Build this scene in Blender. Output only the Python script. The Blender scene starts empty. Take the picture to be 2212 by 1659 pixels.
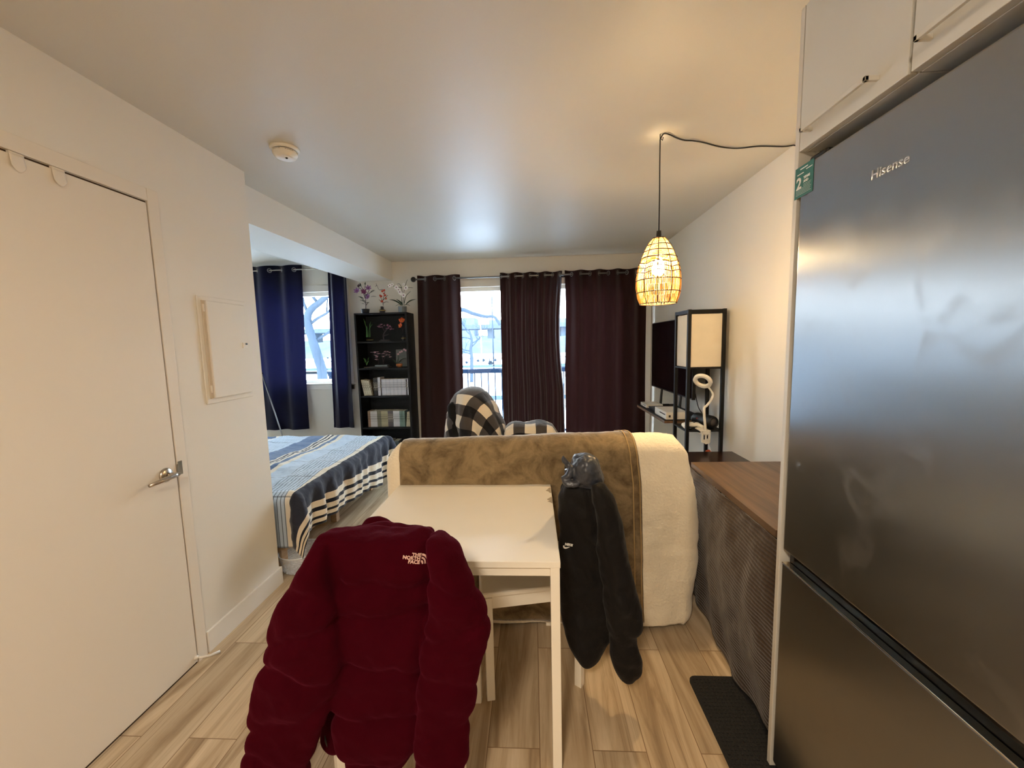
import bpy, bmesh, math, random
from mathutils import Vector, Matrix, noise
from mathutils.bvhtree import BVHTree
random.seed(7)
R_ = math.radians
PI = math.pi

# ------------------------------------------------------------------ camera
FPX = 850.0; IW, IH = 2212.0, 1659.0; CAMZ = 1.42
def _n(v): return v.normalized()
_d = _n(Vector((1150-IW/2, 742-IH/2, FPX)))
_dn = Vector((1302-IW/2, 8990-IH/2, FPX)); _dn = _n(_dn - _d*_dn.dot(_d))
_r = _dn.cross(_d)
ROW = (_r, _d, -_dn)                 # world axes written in camera axes
CAMM = Matrix(((_r.x, -_r.y, -_r.z, 0), (_d.x, -_d.y, -_d.z, 0), (-_dn.x, _dn.y, _dn.z, CAMZ), (0, 0, 0, 1)))
cam_d = bpy.data.cameras.new('camera'); cam = bpy.data.objects.new('camera', cam_d)
bpy.context.scene.collection.objects.link(cam)
cam_d.sensor_width = 36; cam_d.lens = FPX/IW*36; cam_d.clip_start = 0.02; cam_d.clip_end = 600
cam.matrix_world = CAMM
bpy.context.scene.camera = cam
C = bpy.context.scene.collection
def ray(px, py):
    v = Vector((px-IW/2, py-IH/2, FPX)); return Vector((ROW[0].dot(v), ROW[1].dot(v), ROW[2].dot(v)))
def at(px, py, y):                    # the point at depth y seen at a pixel
    v = ray(px, py); t = y/v.y; return Vector((v.x*t, y, CAMZ+v.z*t))
def atx(px, py, x):
    v = ray(px, py); t = x/v.x; return Vector((x, v.y*t, CAMZ+v.z*t))

# ------------------------------------------------------------------ light and exposure
FILL_W = 21.0; BULB = 345.0; SKY = 10.8
sc = bpy.context.scene
sc.view_settings.view_transform = 'Standard'; sc.view_settings.look = 'None'
sc.view_settings.gamma = 1.0; sc.view_settings.use_curve_mapping = False
sc.view_settings.exposure = 1.28
w = bpy.data.worlds.new('world'); sc.world = w; w.use_nodes = True
wn = w.node_tree.nodes; wl = w.node_tree.links
bg = wn['Background']; bg.inputs['Strength'].default_value = SKY
tc = wn.new('ShaderNodeTexCoord'); mp = wn.new('ShaderNodeSeparateXYZ'); rp = wn.new('ShaderNodeValToRGB')
wl.new(tc.outputs['Generated'], mp.inputs[0]); wl.new(mp.outputs['Z'], rp.inputs['Fac']); wl.new(rp.outputs[0], bg.inputs['Color'])
rp.color_ramp.elements[0].position = 0.0; rp.color_ramp.elements[0].color = (0.93, 0.975, 1.0, 1)
rp.color_ramp.elements[1].position = 0.6; rp.color_ramp.elements[1].color = (0.68, 0.84, 1.0, 1)
sc.cycles.max_bounces = 10; sc.cycles.diffuse_bounces = 6; sc.cycles.glossy_bounces = 4
sc.cycles.transparent_max_bounces = 12; sc.cycles.sample_clamp_indirect = 6.0
sc.cycles.caustics_reflective = False; sc.cycles.caustics_refractive = False
kl = bpy.data.lights.new('unseen_fill_light', 'AREA'); kl.shape = 'DISK'; kl.size = 0.34  # weak warm fill, added out of view behind the camera
kl.energy = FILL_W; kl.color = (1.0, 0.84, 0.66)
klo = bpy.data.objects.new('unseen_fill_light', kl); klo.location = (-0.35, -0.75, 2.33)
C.objects.link(klo)

# ------------------------------------------------------------------ materials
def lin(c):
    return tuple(((v/255)/12.92 if v/255 <= 0.04045 else ((v/255+0.055)/1.055)**2.4) for v in c) + (1,)
def nt(name):
    m = bpy.data.materials.new(name); m.use_nodes = True
    return m, m.node_tree.nodes, m.node_tree.links, m.node_tree.nodes['Principled BSDF']
def mat(name, rgb, rough=0.5, metal=0.0, var=0.06, scale=8.0, bump=0.0, bscale=60.0, spec=0.5, sheen=0.0, coat=0.0, stretch=(1, 1, 1)):
    m, n, l, b = nt(name)
    c = lin(rgb)
    t = n.new('ShaderNodeTexCoord'); mp = n.new('ShaderNodeMapping'); mp.inputs['Scale'].default_value = stretch
    l.new(t.outputs['Object'], mp.inputs[0])
    no = n.new('ShaderNodeTexNoise'); no.inputs['Scale'].default_value = scale; no.inputs['Detail'].default_value = 4
    l.new(mp.outputs[0], no.inputs['Vector'])
    rm = n.new('ShaderNodeMix'); rm.data_type = 'RGBA'
    rm.inputs['A'].default_value = tuple(v*(1-var) for v in c[:3])+(1,); rm.inputs['B'].default_value = tuple(min(1, v*(1+var)) for v in c[:3])+(1,)
    l.new(no.outputs['Fac'], rm.inputs['Factor']); l.new(rm.outputs['Result'], b.inputs['Base Color'])
    b.inputs['Roughness'].default_value = rough; b.inputs['Metallic'].default_value = metal
    b.inputs['Specular IOR Level'].default_value = spec
    b.inputs['Sheen Weight'].default_value = sheen; b.inputs['Coat Weight'].default_value = coat
    if bump:
        n2 = n.new('ShaderNodeTexNoise'); n2.inputs['Scale'].default_value = bscale; n2.inputs['Detail'].default_value = 3
        l.new(mp.outputs[0], n2.inputs['Vector'])
        bp = n.new('ShaderNodeBump'); bp.inputs['Strength'].default_value = bump; bp.inputs['Distance'].default_value = 0.01
        l.new(n2.outputs['Fac'], bp.inputs['Height']); l.new(bp.outputs[0], b.inputs['Normal'])
    return m
def fabric(name, rgb, trans=0.0, var=0.08, bump=0.15, bscale=250, sheen=0.2, rough=0.9, scale=14):
    m = mat(name, rgb, rough, 0, var, scale, bump, bscale, 0.2, sheen)
    if trans:
        n, l = m.node_tree.nodes, m.node_tree.links
        tr = n.new('ShaderNodeBsdfTranslucent'); tr.inputs[0].default_value = tuple(min(1, v*1.6) for v in lin(rgb)[:3])+(1,)
        mx = n.new('ShaderNodeMixShader'); mx.inputs[0].default_value = trans
        out = n['Material Output']; l.new(n['Principled BSDF'].outputs[0], mx.inputs[1]); l.new(tr.outputs[0], mx.inputs[2]); l.new(mx.outputs[0], out.inputs[0])
    return m
def mth(n, l, op, a, b=None, c=None):
    x = n.new('ShaderNodeMath'); x.operation = op
    for i, v in enumerate((a, b, c)):
        if v is None: continue
        if isinstance(v, (int, float)): x.inputs[i].default_value = v
        else: l.new(v, x.inputs[i])
    return x.outputs[0]
def mixc(n, l, f, a, b):
    x = n.new('ShaderNodeMix'); x.data_type = 'RGBA'
    if isinstance(f, (int, float)): x.inputs['Factor'].default_value = f
    else: l.new(f, x.inputs['Factor'])
    for k, v in (('A', a), ('B', b)):
        if isinstance(v, tuple): x.inputs[k].default_value = v
        else: l.new(v, x.inputs[k])
    return x.outputs['Result']

M = {}
M['wall'] = mat('wall_paint', (226, 221, 211), 0.62, var=0.02, scale=1.5, bump=0.04, bscale=220, spec=0.35)
M['ceil'] = mat('ceiling_paint', (206, 201, 191), 0.50, var=0.02, scale=1.2, bump=0.03, bscale=160, spec=0.45)
M['trim'] = mat('trim_paint', (230, 226, 218), 0.45, var=0.02)
M['door'] = mat('door_paint', (226, 218, 205), 0.5, var=0.02, scale=2, bump=0.02, bscale=300)
M['white'] = mat('white_lacquer', (242, 236, 222), 0.3, var=0.02)
M['cabinet'] = mat('cabinet_foil', (206, 203, 194), 0.45, var=0.02)
M['plastic'] = mat('white_plastic', (230, 226, 216), 0.4, var=0.03)
M['black'] = mat('black_plastic', (18, 17, 18), 0.4, var=0.1)
M['blackwood'] = mat('black_stained_wood', (9, 9, 11), 0.5, var=0.2, scale=30, bump=0.05, stretch=(1, 1, .15))
M['blackmetal'] = mat('black_metal', (32, 32, 34), 0.4, 0.3, var=0.1)
M['chrome'] = mat('brushed_nickel', (190, 182, 172), 0.25, 1.0, var=0.05)
M['steel'] = mat('galvanised_steel', (150, 150, 150), 0.35, 0.9)
M['darkgap'] = mat('dark_gap', (62, 42, 22), 0.8)
M['glassdark'] = mat('tv_glass', (6, 5, 6), 0.12, var=0.1, spec=0.5)
M['shade_paper'] = fabric('lamp_shade_linen', (236, 226, 206), 0.25, bump=0.05)
M['ink'] = mat('dark_ink', (40, 36, 34), 0.6)
M['lightink'] = mat('white_print', (225, 225, 220), 0.5)
M['logo_thread'] = mat('pale_thread', (212, 172, 160), 0.8, var=0.1, scale=200)
M['logo_silver'] = mat('silver_print', (190, 192, 192), 0.3, 0.6)
M['snow'] = mat('snow', (215, 224, 236), 0.8, var=0.03, scale=0.2)
M['bark'] = mat('tree_bark', (44, 53, 64), 0.9, var=0.35, scale=6, bump=0.6, bscale=14, stretch=(1, 1, .3))
M['concrete'] = mat('pale_concrete', (58, 66, 74), 0.9, var=0.15, scale=0.6)
M['road'] = mat('grey_road', (50, 60, 72), 0.9, var=0.2, scale=0.5)
M['building'] = mat('far_facade', (70, 80, 92), 0.9, var=0.3, scale=0.15)
M['hill'] = mat('wooded_slope', (60, 69, 78), 0.95, var=0.5, scale=0.35)
M['rail'] = mat('railing_paint', (24, 36, 54), 0.5)
M['bush'] = mat('evergreen_shrub', (36, 46, 56), 0.9, var=0.4, scale=4)

def planks():
    m, n, l, b = nt('oak_plank_floor')
    t = n.new('ShaderNodeTexCoord'); mp = n.new('ShaderNodeMapping'); mp.inputs['Rotation'].default_value = (0, 0, R_(90))
    l.new(t.outputs['Object'], mp.inputs[0])
    br = n.new('ShaderNodeTexBrick'); br.offset = 0.37; br.offset_frequency = 2
    br.inputs['Scale'].default_value = 1; br.inputs['Brick Width'].default_value = 1.25; br.inputs['Row Height'].default_value = 0.185
    br.inputs['Mortar Size'].default_value = 0.0016; br.inputs['Mortar Smooth'].default_value = 0.1; br.inputs['Bias'].default_value = 0
    br.inputs['Color1'].default_value = (0, 0, 0, 1); br.inputs['Color2'].default_value = (1, 1, 1, 1); br.inputs['Mortar'].default_value = (.5, .5, .5, 1)
    l.new(mp.outputs[0], br.inputs['Vector'])
    # grain: noise stretched along the plank, shifted per plank
    mp2 = n.new('ShaderNodeMapping'); mp2.inputs['Scale'].default_value = (0.9, 9, 1)
    l.new(mp.outputs[0], mp2.inputs[0])
    vm = n.new('ShaderNodeVectorMath'); vm.operation = 'SCALE'; l.new(br.outputs['Color'], vm.inputs[0]); vm.inputs['Scale'].default_value = 13
    va = n.new('ShaderNodeVectorMath'); va.operation = 'ADD'; l.new(mp2.outputs[0], va.inputs[0]); l.new(vm.outputs[0], va.inputs[1])
    g = n.new('ShaderNodeTexNoise'); g.inputs['Scale'].default_value = 1.3; g.inputs['Detail'].default_value = 7; g.inputs['Roughness'].default_value = .62; g.inputs['Distortion'].default_value = 1.1
    l.new(va.outputs[0], g.inputs['Vector'])
    cr = n.new('ShaderNodeValToRGB'); l.new(g.outputs['Fac'], cr.inputs[0])
    e = cr.color_ramp.elements; e[0].position = .28; e[0].color = lin((140, 116, 88)); e[1].position = .72; e[1].color = lin((218, 198, 168))
    x = cr.color_ramp.elements.new(.42); x.color = lin((178, 154, 122)); x = cr.color_ramp.elements.new(.55); x.color = lin((202, 180, 148))
    # fine dark cracks
    mp3 = n.new('ShaderNodeMapping'); mp3.inputs['Scale'].default_value = (1.6, 26, 1); l.new(va.outputs[0], mp3.inputs[0]); mp3.inputs['Location'].default_value = (3, 1, 0)
    g2 = n.new('ShaderNodeTexNoise'); g2.inputs['Scale'].default_value = .9; g2.inputs['Detail'].default_value = 3; l.new(mp3.outputs[0], g2.inputs['Vector'])
    c2 = n.new('ShaderNodeValToRGB'); l.new(g2.outputs['Fac'], c2.inputs[0]); c2.color_ramp.elements[0].position = .26; c2.color_ramp.elements[0].color = (.55, .5, .45, 1); c2.color_ramp.elements[1].position = .36; c2.color_ramp.elements[1].color = (1, 1, 1, 1)
    mu = n.new('ShaderNodeMix'); mu.data_type = 'RGBA'; mu.blend_type = 'MULTIPLY'; mu.inputs['Factor'].default_value = 1
    l.new(cr.outputs[0], mu.inputs['A']); l.new(c2.outputs[0], mu.inputs['B'])
    tone = n.new('ShaderNodeMapRange'); tone.inputs['To Min'].default_value = .84; tone.inputs['To Max'].default_value = 1.1
    l.new(br.outputs['Color'], tone.inputs['Value'])
    m2 = n.new('ShaderNodeVectorMath'); m2.operation = 'SCALE'; l.new(mu.outputs['Result'], m2.inputs[0]); l.new(tone.outputs[0], m2.inputs['Scale'])
    fin = mixc(n, l, br.outputs['Fac'], m2.outputs[0], lin((132, 106, 78)))
    l.new(fin, b.inputs['Base Color']); b.inputs['Roughness'].default_value = .42; b.inputs['Specular IOR Level'].default_value = .4
    bp = n.new('ShaderNodeBump'); bp.inputs['Strength'].default_value = .12; bp.inputs['Distance'].default_value = .004; l.new(g2.outputs['Fac'], bp.inputs['Height']); l.new(bp.outputs[0], b.inputs['Normal'])
    return m
M['floor'] = planks()
def wood(name, c1, c2, rough=.4, axis=1, sc_=2.0):
    m, n, l, b = nt(name)
    t = n.new('ShaderNodeTexCoord'); mp = n.new('ShaderNodeMapping'); s = [14, 14, 14]; s[axis] = .9; mp.inputs['Scale'].default_value = s
    l.new(t.outputs['Object'], mp.inputs[0])
    g = n.new('ShaderNodeTexNoise'); g.inputs['Scale'].default_value = sc_; g.inputs['Detail'].default_value = 6; g.inputs['Distortion'].default_value = .8
    l.new(mp.outputs[0], g.inputs['Vector'])
    cr = n.new('ShaderNodeValToRGB'); l.new(g.outputs['Fac'], cr.inputs[0]); cr.color_ramp.elements[0].position = .3; cr.color_ramp.elements[1].position = .7
    cr.color_ramp.elements[0].color = lin(c1); cr.color_ramp.elements[1].color = lin(c2)
    l.new(cr.outputs[0], b.inputs['Base Color']); b.inputs['Roughness'].default_value = rough
    return m
M['walnut'] = wood('brown_oak_veneer', (78, 58, 42), (118, 92, 68), .38)
M['darkdesk'] = wood('dark_red_brown_veneer', (34, 18, 13), (52, 30, 22), .22)
M['shelfwood'] = wood('shelf_veneer', (92, 70, 52), (132, 104, 80), .4)
M['bedwood'] = wood('pale_pine', (150, 118, 84), (182, 150, 112), .5)
def fridge_mat():
    m, n, l, b = nt('dark_brushed_steel')
    b.inputs['Base Color'].default_value = lin((150, 153, 156)); b.inputs['Metallic'].default_value = 1.0
    t = n.new('ShaderNodeTexCoord')
    mp = n.new('ShaderNodeMapping'); mp.inputs['Scale'].default_value = (1, 1, 1); l.new(t.outputs['Object'], mp.inputs[0])
    no = n.new('ShaderNodeTexNoise'); no.inputs['Scale'].default_value = 9; no.inputs['Detail'].default_value = 5; no.inputs['Distortion'].default_value = 1.5; l.new(mp.outputs[0], no.inputs['Vector'])
    mr = n.new('ShaderNodeMapRange'); mr.inputs['From Min'].default_value = .55; mr.inputs['From Max'].default_value = .75; mr.inputs['To Min'].default_value = .30; mr.inputs['To Max'].default_value = .40
    l.new(no.outputs['Fac'], mr.inputs['Value']); l.new(mr.outputs[0], b.inputs['Roughness'])
    b.inputs['Anisotropic'].default_value = .75
    tg = n.new('ShaderNodeTangent'); tg.direction_type = 'RADIAL'; tg.axis = 'X'
    cx = n.new('ShaderNodeCombineXYZ'); cx.inputs[1].default_value = 1.0
    l.new(cx.outputs[0], b.inputs['Tangent'])
    g = n.new('ShaderNodeTexNoise'); g.inputs['Scale'].default_value = 900; l.new(t.outputs['Object'], g.inputs['Vector'])
    bp = n.new('ShaderNodeBump'); bp.inputs['Strength'].default_value = .04; bp.inputs['Distance'].default_value = .001; l.new(g.outputs['Fac'], bp.inputs['Height']); l.new(bp.outputs[0], b.inputs['Normal'])
    return m
M['fridge'] = fridge_mat()
def clear(name, col=(1, 1, 1, 1), a=.12, rough=.1):
    m, n, l, b = nt(name)
    gl = n.new('ShaderNodeBsdfGlossy'); gl.inputs['Roughness'].default_value = rough
    tr = n.new('ShaderNodeBsdfTransparent'); tr.inputs[0].default_value = col
    mx = n.new('ShaderNodeMixShader'); mx.inputs[0].default_value = a
    l.new(tr.outputs[0], mx.inputs[1]); l.new(gl.outputs[0], mx.inputs[2]); l.new(mx.outputs[0], n['Material Output'].inputs[0])
    return m
M['pane'] = clear('window_glass', (.97, .99, 1, 1), .04, .02)
def filmy():
    m, n, l, b = nt('clear_plastic_film')
    b.inputs['Base Color'].default_value = (.85, .88, .92, 1); b.inputs['Roughness'].default_value = .2
    tr = n.new('ShaderNodeBsdfTransparent'); mx = n.new('ShaderNodeMixShader')
    no = n.new('ShaderNodeTexNoise'); no.inputs['Scale'].default_value = 18; no.inputs['Detail'].default_value = 4
    mr = n.new('ShaderNodeMapRange'); mr.inputs['To Min'].default_value = .1; mr.inputs['To Max'].default_value = .6; l.new(no.outputs['Fac'], mr.inputs['Value'])
    l.new(mr.outputs[0], mx.inputs[0]); l.new(tr.outputs[0], mx.inputs[1]); l.new(b.outputs[0], mx.inputs[2]); l.new(mx.outputs[0], n['Material Output'].inputs[0])
    return m
M['film'] = filmy()
M['brown_curtain'] = fabric('brown_curtain_cloth', (40, 19, 19), .06, bump=.1)
M['blue_curtain'] = fabric('navy_curtain_cloth', (14, 15, 40), .12, bump=.1)
M['cream'] = fabric('cream_fleece', (246, 234, 208), 0, var=.08, bump=.5, bscale=90, sheen=.5)
M['burgundy'] = fabric('burgundy_corduroy', (52, 3, 13), 0, var=.22, bump=.25, bscale=30, sheen=.03, scale=9)
_b = M['burgundy'].node_tree.nodes['Principled BSDF']; _b.inputs['Specular IOR Level'].default_value = .02; _b.inputs['Sheen Weight'].default_value = .12; _b.inputs['Sheen Tint'].default_value = (.55, .06, .14, 1)
for _k in ('snow', 'bark', 'concrete', 'road', 'building', 'hill', 'rail', 'bush'): M[_k].node_tree.nodes['Principled BSDF'].inputs['Specular IOR Level'].default_value = 0
M['blackwood'].node_tree.nodes['Principled BSDF'].inputs['Specular IOR Level'].default_value = .3
M['blackcloth'] = fabric('black_matt_nylon', (17, 15, 15), 0, var=.3, bump=.4, bscale=30, sheen=.05, rough=.7)
M['hood'] = mat('glossy_slate_nylon', (50, 54, 64), .38, var=.2, bump=.5, bscale=22, spec=.6)
M['matblack'] = mat('black_rubber_mat', (22, 21, 22), .8, var=.3, scale=120, bump=.6, bscale=150)
def taupe():
    m = fabric('taupe_velvet', (112, 86, 54), 0, var=.1, bump=.3, bscale=60, sheen=.6)
    n, l = m.node_tree.nodes, m.node_tree.links
    t = n.new('ShaderNodeTexCoord'); no = n.new('ShaderNodeTexNoise'); no.inputs['Scale'].default_value = 9; no.inputs['Detail'].default_value = 7; no.inputs['Roughness'].default_value = .68; no.inputs['Distortion'].default_value = .5
    l.new(t.outputs['Object'], no.inputs['Vector'])
    cr = n.new('ShaderNodeValToRGB'); l.new(no.outputs['Fac'], cr.inputs[0]); e = cr.color_ramp.elements
    e[0].position = .34; e[0].color = lin((88, 71, 47)); e[1].position = .62; e[1].color = lin((150, 129, 95))
    l.new(cr.outputs[0], n['Principled BSDF'].inputs['Base Color'])
    return m
M['taupe'] = taupe()
def ribbed():
    m = fabric('brown_ribbed_knit', (70, 52, 36), 0, var=.1, bump=0, sheen=.3)
    n, l = m.node_tree.nodes, m.node_tree.links; b = n['Principled BSDF']
    t = n.new('ShaderNodeTexCoord'); wv = n.new('ShaderNodeTexWave'); wv.bands_direction = 'Z'; wv.inputs['Scale'].default_value = 22; wv.inputs['Distortion'].default_value = 1.2; wv.inputs['Detail Scale'].default_value = 2
    l.new(t.outputs['Object'], wv.inputs['Vector'])
    w2 = n.new('ShaderNodeTexWave'); w2.bands_direction = 'Y'; w2.inputs['Scale'].default_value = 14; w2.inputs['Distortion'].default_value = 1
    l.new(t.outputs['Object'], w2.inputs['Vector'])
    h = mth(n, l, 'MULTIPLY_ADD', w2.outputs['Fac'], .08, wv.outputs['Fac'])
    bp = n.new('ShaderNodeBump'); bp.inputs['Strength'].default_value = .55; bp.inputs['Distance'].default_value = .004; l.new(h, bp.inputs['Height']); l.new(bp.outputs[0], b.inputs['Normal'])
    l.new(mixc(n, l, wv.outputs['Fac'], lin((46, 33, 22)), lin((66, 49, 34))), b.inputs['Base Color'])
    return m
M['ribbed'] = ribbed()
def uvnode(n, l):
    t = n.new('ShaderNodeUVMap'); s = n.new('ShaderNodeSeparateXYZ'); l.new(t.outputs[0], s.inputs[0]); return s.outputs[0], s.outputs[1]
def plaid():
    m = fabric('buffalo_plaid_fleece', (200, 200, 200), 0, bump=.3, bscale=120, sheen=.3)
    n, l = m.node_tree.nodes, m.node_tree.links; b = n['Principled BSDF']
    u, v = uvnode(n, l)
    a = mth(n, l, 'GREATER_THAN', mth(n, l, 'FRACT', mth(n, l, 'MULTIPLY', u, 1/.19)), .5)
    c = mth(n, l, 'GREATER_THAN', mth(n, l, 'FRACT', mth(n, l, 'MULTIPLY', v, 1/.19)), .5)
    s = mth(n, l, 'MULTIPLY', mth(n, l, 'ADD', a, c), .5)
    cr = n.new('ShaderNodeValToRGB'); cr.color_ramp.interpolation = 'CONSTANT'; l.new(s, cr.inputs[0]); e = cr.color_ramp.elements
    e[0].position = 0; e[0].color = lin((226, 214, 194)); e[1].position = .3; e[1].color = lin((74, 70, 70)); x = e.new(.8); x.color = lin((16, 16, 24))
    l.new(cr.outputs[0], b.inputs['Base Color']); return m
M['plaid'] = plaid()
def stripes():
    m = fabric('striped_comforter', (220, 210, 190), 0, bump=.35, bscale=35, sheen=.2)
    n, l = m.node_tree.nodes, m.node_tree.links; b = n['Principled BSDF']
    u, v = uvnode(n, l)                      # v = metres from the hem at the foot
    N, N2, Cc, G, B, LB = (40, 44, 58), (22, 25, 38), (224, 212, 192), (150, 152, 156), (84, 106, 140), (186, 200, 214)
    bands = [(0, N2), (.018, Cc), (.042, N2), (.062, Cc), (.105, N2), (.135, Cc), (.185, N), (.36, Cc), (.40, LB), (.76, Cc), (.80, B), (.84, Cc), (.865, N2), (.885, Cc), (.91, N2), (.925, Cc), (.95, B), (1.12, LB), (1.45, Cc), (1.48, B), (1.62, Cc), (1.64, N2), (1.66, Cc), (1.69, B), (1.80, LB), (2.2, Cc)]
    cr = n.new('ShaderNodeValToRGB'); cr.color_ramp.interpolation = 'CONSTANT'; l.new(mth(n, l, 'DIVIDE', v, 2.6), cr.inputs[0]); e = cr.color_ramp.elements
    e[0].position = 0; e[0].color = lin(bands[0][1]); e[1].position = bands[1][0]/2.6; e[1].color = lin(bands[1][1])
    for p, c in bands[2:]: x = e.new(p/2.6); x.color = lin(c)
    fine = mth(n, l, 'LESS_THAN', mth(n, l, 'FRACT', mth(n, l, 'MULTIPLY', v, 1/.024)), .22)
    rng = mth(n, l, 'ADD', mth(n, l, 'MULTIPLY', mth(n, l, 'GREATER_THAN', v, .40), mth(n, l, 'LESS_THAN', v, .62)), mth(n, l, 'MULTIPLY', mth(n, l, 'MULTIPLY', mth(n, l, 'GREATER_THAN', v, 1.16), mth(n, l, 'LESS_THAN', v, 1.42)), .5))
    c1 = mixc(n, l, mth(n, l, 'MULTIPLY', mth(n, l, 'MULTIPLY', fine, rng), .8), cr.outputs[0], lin((44, 48, 62)))
    crs = mth(n, l, 'LESS_THAN', mth(n, l, 'FRACT', mth(n, l, 'MULTIPLY', u, 1/.31)), .03)
    c2 = mixc(n, l, mth(n, l, 'MULTIPLY', crs, mth(n, l, 'MULTIPLY', mth(n, l, 'GREATER_THAN', v, .36), .6)), c1, lin((60, 62, 72)))
    l.new(c2, b.inputs['Base Color']); return m
M['stripes'] = stripes()
def emis(name, col, s):
    m, n, l, b = nt(name); b.inputs['Base Color'].default_value = col; b.inputs['Emission Color'].default_value = col; b.inputs['Emission Strength'].default_value = s
    return m
M['bulb'] = emis('lit_bulb_glass', (1.0, .71, .36, 1), BULB)
M['fill_lamp'] = emis('fill_lamp_diffuser', (1.0, .8, .58, 1), 2.0)  # glow of the added lamp behind the camera
M['cane'] = fabric('woven_paper_cord', (222, 176, 112), .30, var=.25, bump=.2, sheen=0, scale=60)
M['wire'] = mat('brown_wire_rib', (62, 40, 18), .6)
for k, c in dict(leaf=(38, 66, 46), stem=(44, 56, 44), purple=(150, 104, 160), magenta=(120, 40, 92), red=(196, 40, 30), whitepetal=(252, 248, 246), pink=(226, 160, 190), palepink=(232, 190, 196), orange=(222, 96, 44), bamboo=(86, 138, 76), yellow=(206, 178, 90), greypot=(112, 120, 124), bluepot=(38, 44, 52), darkvase=(58, 56, 60), copper=(180, 110, 62), twig=(56, 44, 48)).items():
    M[k] = mat(k+'_surface', c, .5, var=.12, scale=30)

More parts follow.
